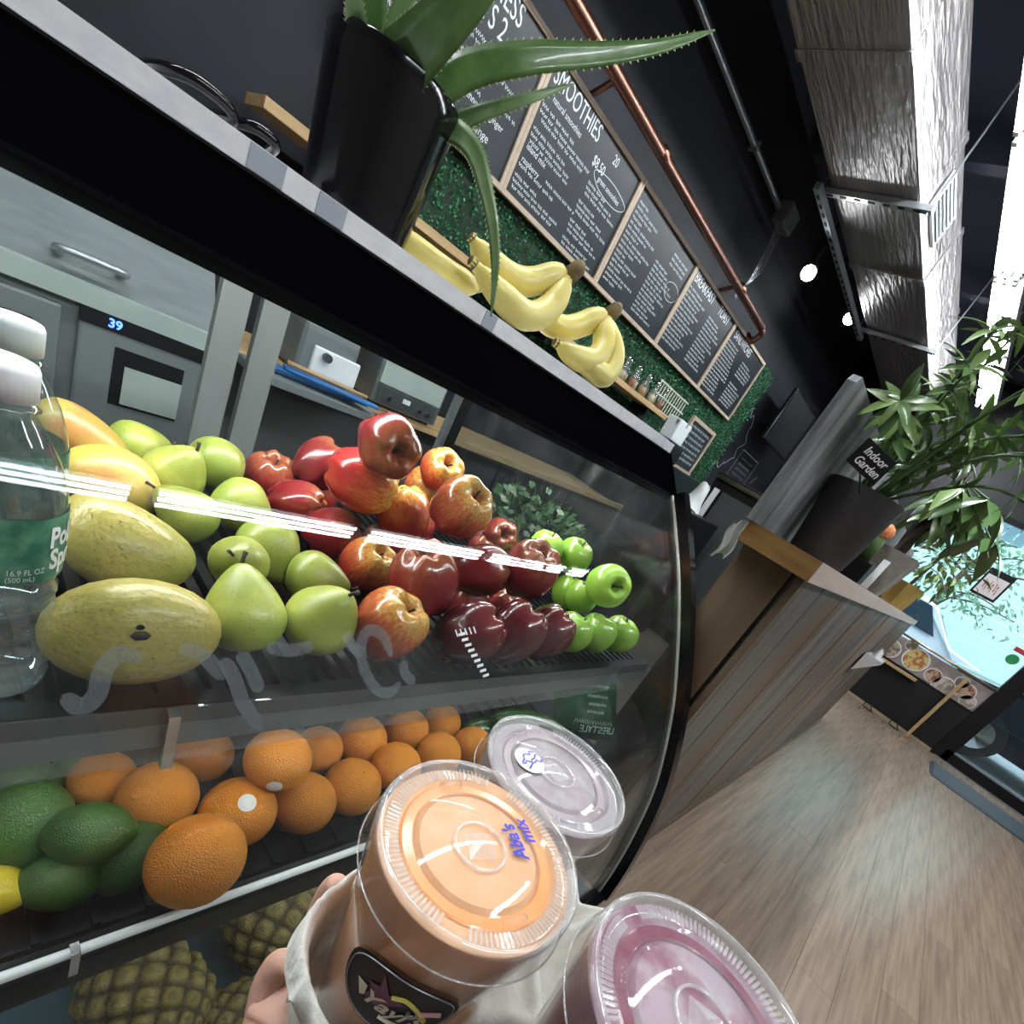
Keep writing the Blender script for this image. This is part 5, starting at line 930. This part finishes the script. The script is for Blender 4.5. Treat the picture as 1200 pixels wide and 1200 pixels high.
# black cables at the back edge of the case top
for k, pts in enumerate(([(.118, .66, 1.163), (.122, .61, 1.166), (.138, .598, 1.1705), (.158, .598, 1.1705), (.172, .61, 1.167), (.178, .66, 1.163)], [(.165, .67, 1.163), (.176, .612, 1.167), (.188, .60, 1.170), (.203, .605, 1.1685), (.212, .65, 1.163)])):
    b = MB(); b.tube(spline(pts, 6), 0.0045, 8); tag(b.build('black_cable', 'black_gloss', smooth=True), ('longer black cable arching on the case top left of the aloe', 'short black cable arching on the case top close to the aloe')[k], 'cable')
# ================================================================== smoothie cups in a pulp carrier
clear('cup_clear', (0.96, 0.96, 0.96), 1.0, 0.03, milk=0.03); clear('lid_clear', (0.98, 0.98, 0.98), 1.2, 0.06, milk=0.03)
clear('lid_rim', (0.97, 0.97, 0.97), 2.0, 0.08, milk=0.22); clear('lid_bead', (0.96, 0.96, 0.96), 2.5, 0.1, milk=0.24)
mat('smoothie_orange', (0.80, 0.34, 0.13), 0.35, col2=(0.76, 0.30, 0.10), nscale=60, coat=0.3); mat('smoothie_grey', (0.30, 0.24, 0.25), 0.35, col2=(0.36, 0.30, 0.31), nscale=25, coat=0.3); mat('smoothie_berry', (0.20, 0.07, 0.10), 0.35, col2=(0.30, 0.14, 0.18), nscale=70, lo=0.4, hi=0.75, coat=0.3)
mat('foam_orange', (0.80, 0.46, 0.25), 0.4, col2=(0.76, 0.41, 0.2), nscale=90); mat('foam_grey', (0.36, 0.30, 0.32), 0.4, col2=(0.44, 0.38, 0.40), nscale=120); mat('foam_berry', (0.30, 0.13, 0.18), 0.35, col2=(0.46, 0.36, 0.40), nscale=42, lo=0.45, hi=0.6, detail=6)
mat('marker', (0.05, 0.04, 0.5), 0.5)
def cup(loc, h, body, foam, label, rz, word, tilt=(0, 0)):
    t = thing('smoothie_cup', label, 'cup', loc, (tilt[0], tilt[1], rz)); rb, rt = 0.031, 0.0482
    MB().lathe([(0.0, 0.0), (rb - 0.002, 0.0), (rb, 0.003), (rt - 0.001, h - 0.012), (rt, h - 0.006), (rt, h)], 56, cap0=False, cap1=False).build('cup_wall', 'cup_clear', t, auto=50)
    MB().lathe([(0.0, 0.002), (rb - 0.003, 0.002), (rb - 0.0012, 0.005), (rt - 0.0016, h - 0.002), (0.0, h - 0.002)], 48, cap0=False, cap1=False).build('smoothie', body, t, auto=50)
    MB().lathe([(0.0, h + 0.0002), (0.0285, h + 0.0002), (0.0305, h - 0.0016), (rt - 0.0018, h - 0.0016)], 56, cap0=False, cap1=False).build('foam', foam, t)
    MB().lathe([(0.0308, h - 0.0012), (0.0318, h - 0.0006), (0.0362, h - 0.0006), (0.0372, h - 0.0012)], 56, cap0=False, cap1=False).build('foam_ring', body, t)
    R = 0.0495; f = MB()
    f.lathe([(R - 0.0004, h + 0.001), (R - 0.0004, h + 0.0035), (R - 0.0014, h + 0.005), (R - 0.003, h + 0.0048), (R - 0.0040, h + 0.003), (R - 0.0046, h + 0.001)], 64, cap0=False, cap1=False)
    lid = f.build('lid', 'lid_bead', t, True)
    MB().lathe([(R + 0.0014, h - 0.0125), (R + 0.0010, h - 0.009), (R + 0.0002, h - 0.003), (R - 0.0004, h + 0.001)], 64, cap0=False, cap1=False).build('skirt', 'lid_clear', lid, True)
    b = MB(); b.tube([((R + 0.0014) * math.cos(a), (R + 0.0014) * math.sin(a), h - 0.0125) for a in [2 * PI * k / 64 for k in range(65)]], 0.00045, 5); b.build('skirt_edge', 'lid_bead', lid, True)
    MB().lathe([(R - 0.0052, h + 0.001), (R - 0.0105, h + 0.0002), (R - 0.0125, h - 0.0024), (R - 0.0165, h - 0.0024), (R - 0.019, h + 0.0008), (0.0, h + 0.001)], 56, cap0=False, cap1=False).build('top', 'lid_clear', lid, True)
    b = MB()
    for k in range(120):
        a = 2 * PI * k / 120
        if 0.5 < (a % PI) < 0.75: continue
        d = Vector((math.cos(a), math.sin(a), 0)); p0 = d * (R - 0.0050) + Vector((0, 0, h + 0.0014)); p1 = d * (R - 0.0108) + Vector((0, 0, h + 0.001)); b.tube([p0, p1], 0.00075, 5)
    b.build('rib_ring', 'lid_rim', lid)
    b = MB(); b.tube([(0.0125 * math.cos(a), 0.0125 * math.sin(a), h + 0.0016) for a in [2 * PI * k / 24 for k in range(25)]], 0.0008, 6); b.build('straw_ring', 'lid_rim', lid, True)
    b = MB()
    for q in range(4):
        a = q * PI / 2 + 0.4; a2 = a + PI / 2; b.add([(0, 0, h + 0.0035), (0.0095 * math.cos(a), 0.0095 * math.sin(a), h + 0.0012), (0.0095 * math.cos(a2), 0.0095 * math.sin(a2), h + 0.0012)], [(0, 1, 2)])
    b.build('straw_slit', 'lid_rim', lid)
    for q in range(2):
        a = 1.2 + PI * q; b = MB(); b.tube([((R - 0.0145) * math.cos(a + 0.05 * i), (R - 0.0145) * math.sin(a + 0.05 * i), h + 0.0008) for i in range(7)], 0.0022, 8); b.build('lug', 'lid_clear', lid, True)
    if word: word(t, lid, h, rt, rb)
    return t
def mark1(t, lid, h, rt, rb):
    ca = -0.1; m = MB()
    cs, sn = math.cos(1.30), math.sin(1.30)
    def on(a, b): return (a * cs - b * sn + 0.0195, a * sn + b * cs - 0.0155, h + 0.0018)
    put_text(m, 'Aba\'s', lambda a, b: on(a, b), 0.0105, 0.85, shear=0.25, bold=0.0003); put_text(m, 'mix', lambda a, b: on(a + 0.008, b - 0.0085), 0.0095, 0.95, shear=0.25, bold=0.0003)
    m.build('marker_writing', 'marker', lid)
    # round black shop label on the cup wall
    def cw(a, z, off=0.0006):
        r = rb + (rt - 0.001 - rb) * (z - 0.003) / (h - 0.015) + off; th = a / 0.04; return (r * math.cos(th), r * math.sin(th), z)
    def disc(ru, rv, zc, off, e=2.6, a0=0.0):
        b = MB(); n = 40; rings = 6; vs_ = [cw(a0, zc, off)]
        for j in range(1, rings + 1):
            for k in range(n):
                an = 2 * PI * k / n; ce, se = math.cos(an), math.sin(an); rr = (abs(ce) ** e + abs(se) ** e) ** (-1 / e) * j / rings
                vs_.append(cw(a0 + ru * rr * ce, zc + rv * rr * se, off))
        fs = [(0, 1 + k, 1 + (k + 1) % n) for k in range(n)] + [(1 + (j - 1) * n + k, 1 + j * n + k, 1 + j * n + (k + 1) % n, 1 + (j - 1) * n + (k + 1) % n) for j in range(1, rings) for k in range(n)]
        return b.add(vs_, fs)
    A0 = LABEL_A * 0.04; ZC = 0.077
    lb = disc(0.0265, 0.026, ZC, 0.0007, 2.4, A0).build('shop_label', 'black_satin', t, True)
    b = MB(); n = 60; pts = []
    for k in range(n + 1):
        an = 2 * PI * k / n; ce, se = math.cos(an), math.sin(an); rr = (abs(ce) ** 2.4 + abs(se) ** 2.4) ** (-1 / 2.4); pts.append(cw(A0 + 0.0245 * rr * ce, ZC + 0.024 * rr * se, 0.001))
    b.tube(pts, 0.0003, 4); b.build('label_border', 'galv', lb)
    def star(pts, m, off=0.0011):
        b = MB(); c = (sum(p[0] for p in pts) / len(pts), sum(p[1] for p in pts) / len(pts)); b.add([cw(A0 + c[0], ZC + c[1], off)] + [cw(A0 + u, ZC + v, off) for u, v in pts], [(0, 1 + i, 1 + (i + 1) % len(pts)) for i in range(len(pts))]); return b.build('logo_shape', m, lb)
    mat('logo_plum', (0.16, 0.045, 0.10), 0.5); mat('logo_cream', (0.72, 0.66, 0.52), 0.5); mat('logo_gold', (0.6, 0.5, 0.1), 0.5); mat('logo_pink', (0.75, 0.4, 0.38), 0.5)
    star([(-.009, .019), (-.0035, .008), (.004, .006), (-.001, .0), (.001, -.011), (-.007, -.006), (-.013, -.006), (-.010, .001), (-.013, .006), (-.008, .009)], 'logo_plum')
    star([(-.018, .001), (-.0125, .0015), (-.012, -.006), (-.014, -.009)], 'logo_cream')
    def stroke(pts, w_, m):
        P = spline([(u, v, 0) for u, v in pts], 5); b = MB(); b.tube([cw(A0 + p.x, ZC + p.y, 0.0011) for p in P], w_, 5, flat=1); b.build('logo_stroke', m, lb)
    stroke([(-.002, .008), (.003, .011), (.008, .0075), (.011, .004)], 0.0011, 'logo_gold'); stroke([(.011, .004), (.015, .006), (.019, .006)], 0.0012, 'logo_pink'); stroke([(.011, .003), (.0135, .0), (.015, -.002)], 0.0013, 'logo_gold'); stroke([(.007, .0025), (.008, -.001), (.0105, .0005), (.0105, .004)], 0.0009, 'galv')
    m = MB(); put_text(m, "Yayi's", lambda a, b: cw(A0 + a - 0.0135, ZC + b - 0.0085, 0.0013), 0.0155, 0.8, shear=0.35, bold=0.00035); m.build('logo_lettering', 'logo_cream', lb)
    stroke([(-.002, -.0125), (.006, -.0130), (.014, -.0125)], 0.001, 'logo_cream')
def mark2(t, lid, h, rt, rb):
    b = MB(); b.lathe([(0.0, h + 0.0022), (0.0105, h + 0.0020)], 24, Matrix.Translation((-0.010, 0.017, 0)), cap0=False, cap1=False); s = b.build('sticker', 'paper_label', lid)
    m = MB(); rr = random.Random(5)
    for k in range(3): m.strip([(-0.018 + 0.0024 * i, 0.0125 + 0.004 * k + rr.uniform(-0.002, 0.002), h + 0.0026) for i in range(8)], 0.0009, (0, 0, 1))
    m.build('marker_writing', 'marker', s)
def mark3(t, lid, h, rt, rb):
    m = MB(); rr = random.Random(9); m.strip([(-0.012 + 0.002 * i, -0.02 + rr.uniform(-0.003, 0.003), h + 0.002) for i in range(9)], 0.001, (0, 0, 1)); m.build('marker_writing', 'marker', lid)
LABEL_A = -2.56
cup((.163, .068, .793), .136, 'smoothie_orange', 'foam_orange', 'orange smoothie cup with a black logo label in the pulp carrier', 0.0, mark1)
cup((.262, .0957, .782), .136, 'smoothie_grey', 'foam_grey', 'pale grey smoothie cup nearest the case glass', 0.3, mark2)
cup((.1845, -.0335, .812), .136, 'smoothie_berry', 'foam_berry', 'berry purple smoothie cup with a streaky top', 0.8, mark3)
mat('pulp', (0.62, 0.60, 0.55), 0.85, col2=(0.68, 0.66, 0.61), nscale=90, bump=0.22, bscale=220, bdist=0.004)
ct = thing('cup_carrier', 'off-white moulded pulp drink carrier holding the smoothie cups', 'tray', (.2215, .0305, .822), (0.02, -0.02, 0.12))
cen = [(-.049, .049), (.049, .049), (-.049, -.049), (.049, -.049)]
def carrier(u, v):
    x = (u * 2 - 1) * 0.101; y = (v * 2 - 1) * 0.101; e = ((abs(x) / 0.101) ** 5 + (abs(y) / 0.101) ** 5) ** 0.2
    if e > 1: x /= e; y /= e; e = 1
    z = -0.004 + 0.012 * math.exp(-((1 - e) / 0.1) ** 2)
    for cx, cy in cen:
        d = math.hypot(x - cx, y - cy); s = min(1, max(0, (0.046 - d) / 0.006)); z = z * (1 - s) + (-0.046) * s
        z += 0.007 * math.exp(-((d - 0.051) / 0.006) ** 2)
    dd = math.hypot(x, y); z += 0.006 * math.exp(-(dd / 0.018) ** 2)
    if min(abs(x), abs(y)) < 0.014 and dd > 0.05: z -= 0.014 * (1 - min(abs(x), abs(y)) / 0.014) * min(1, (dd - 0.05) / 0.03)
    if e > 0.985: z -= 0.02 * (e - 0.985) / 0.015
    return (x, y, z)
b = MB(); b.grid(96, 96, carrier); o = b.build('shell', 'pulp', ct, True); md = o.modifiers.new('thickness', 'SOLIDIFY'); md.thickness = 0.0028; md.offset = -1
# ------------------------------------------------------------------ the hand under the carrier
mat('skin', (0.55, 0.30, 0.22), 0.45, col2=(0.62, 0.36, 0.28), nscale=30, sss=0.1, bump=0.1, bscale=120); mat('nail', (0.66, 0.42, 0.38), 0.25)
def skinned(name, V, E, Rr, parent, m, sub=2):
    me = bpy.data.meshes.new(name); me.from_pydata(V, E, []); o = obj(name, me, m, parent)
    md = o.modifiers.new('skin', 'SKIN'); md.use_smooth_shade = True
    for i, r in enumerate(Rr): me.skin_vertices[0].data[i].radius = r if isinstance(r, tuple) else (r, r)
    me.skin_vertices[0].data[0].use_root = True
    s = o.modifiers.new('sub', 'SUBSURF'); s.levels = sub; s.render_levels = sub; return o
V = [(-.10, -.16, .52), (0.03, -.02, .66), (.085, .045, .715), (.12, .075, .748), (.145, .09, .757)]; E = [(0, 1), (1, 2), (2, 3), (3, 4)]; Rr = [(.042, .036), (.030, .026), (.028, .022), (.034, .018), (.034, .014)]
def finger(root, pts, rs):
    i0 = root
    for p, r in zip(pts, rs): V.append(p); Rr.append((r, r)); E.append((i0, len(V) - 1)); i0 = len(V) - 1
finger(4, [(.155, .112, .766), (.163, .130, .780), (.166, .134, .798), (.165, .130, .814)], [.0095, .009, .0085, .0075])
finger(4, [(.175, .105, .760), (.20, .135, .770), (.214, .147, .792), (.216, .146, .812)], [.0098, .0092, .0086, .0075])
finger(4, [(.185, .085, .756), (.222, .11, .762), (.25, .13, .772), (.262, .136, .79)], [.0098, .0092, .0086, .0075])
finger(4, [(.18, .065, .754), (.215, .07, .758), (.24, .08, .762), (.26, .09, .768)], [.0085, .008, .0075, .0065])
finger(3, [(.128, .096, .746), (.130, .112, .756), (.134, .117, .770), (.138, .114, .782)], [.012, .0105, .0098, .0085])
hd = skinned('person_hand', V, E, Rr, None, 'skin'); tag(hd, 'bare hand holding the pulp carrier from below', 'person')
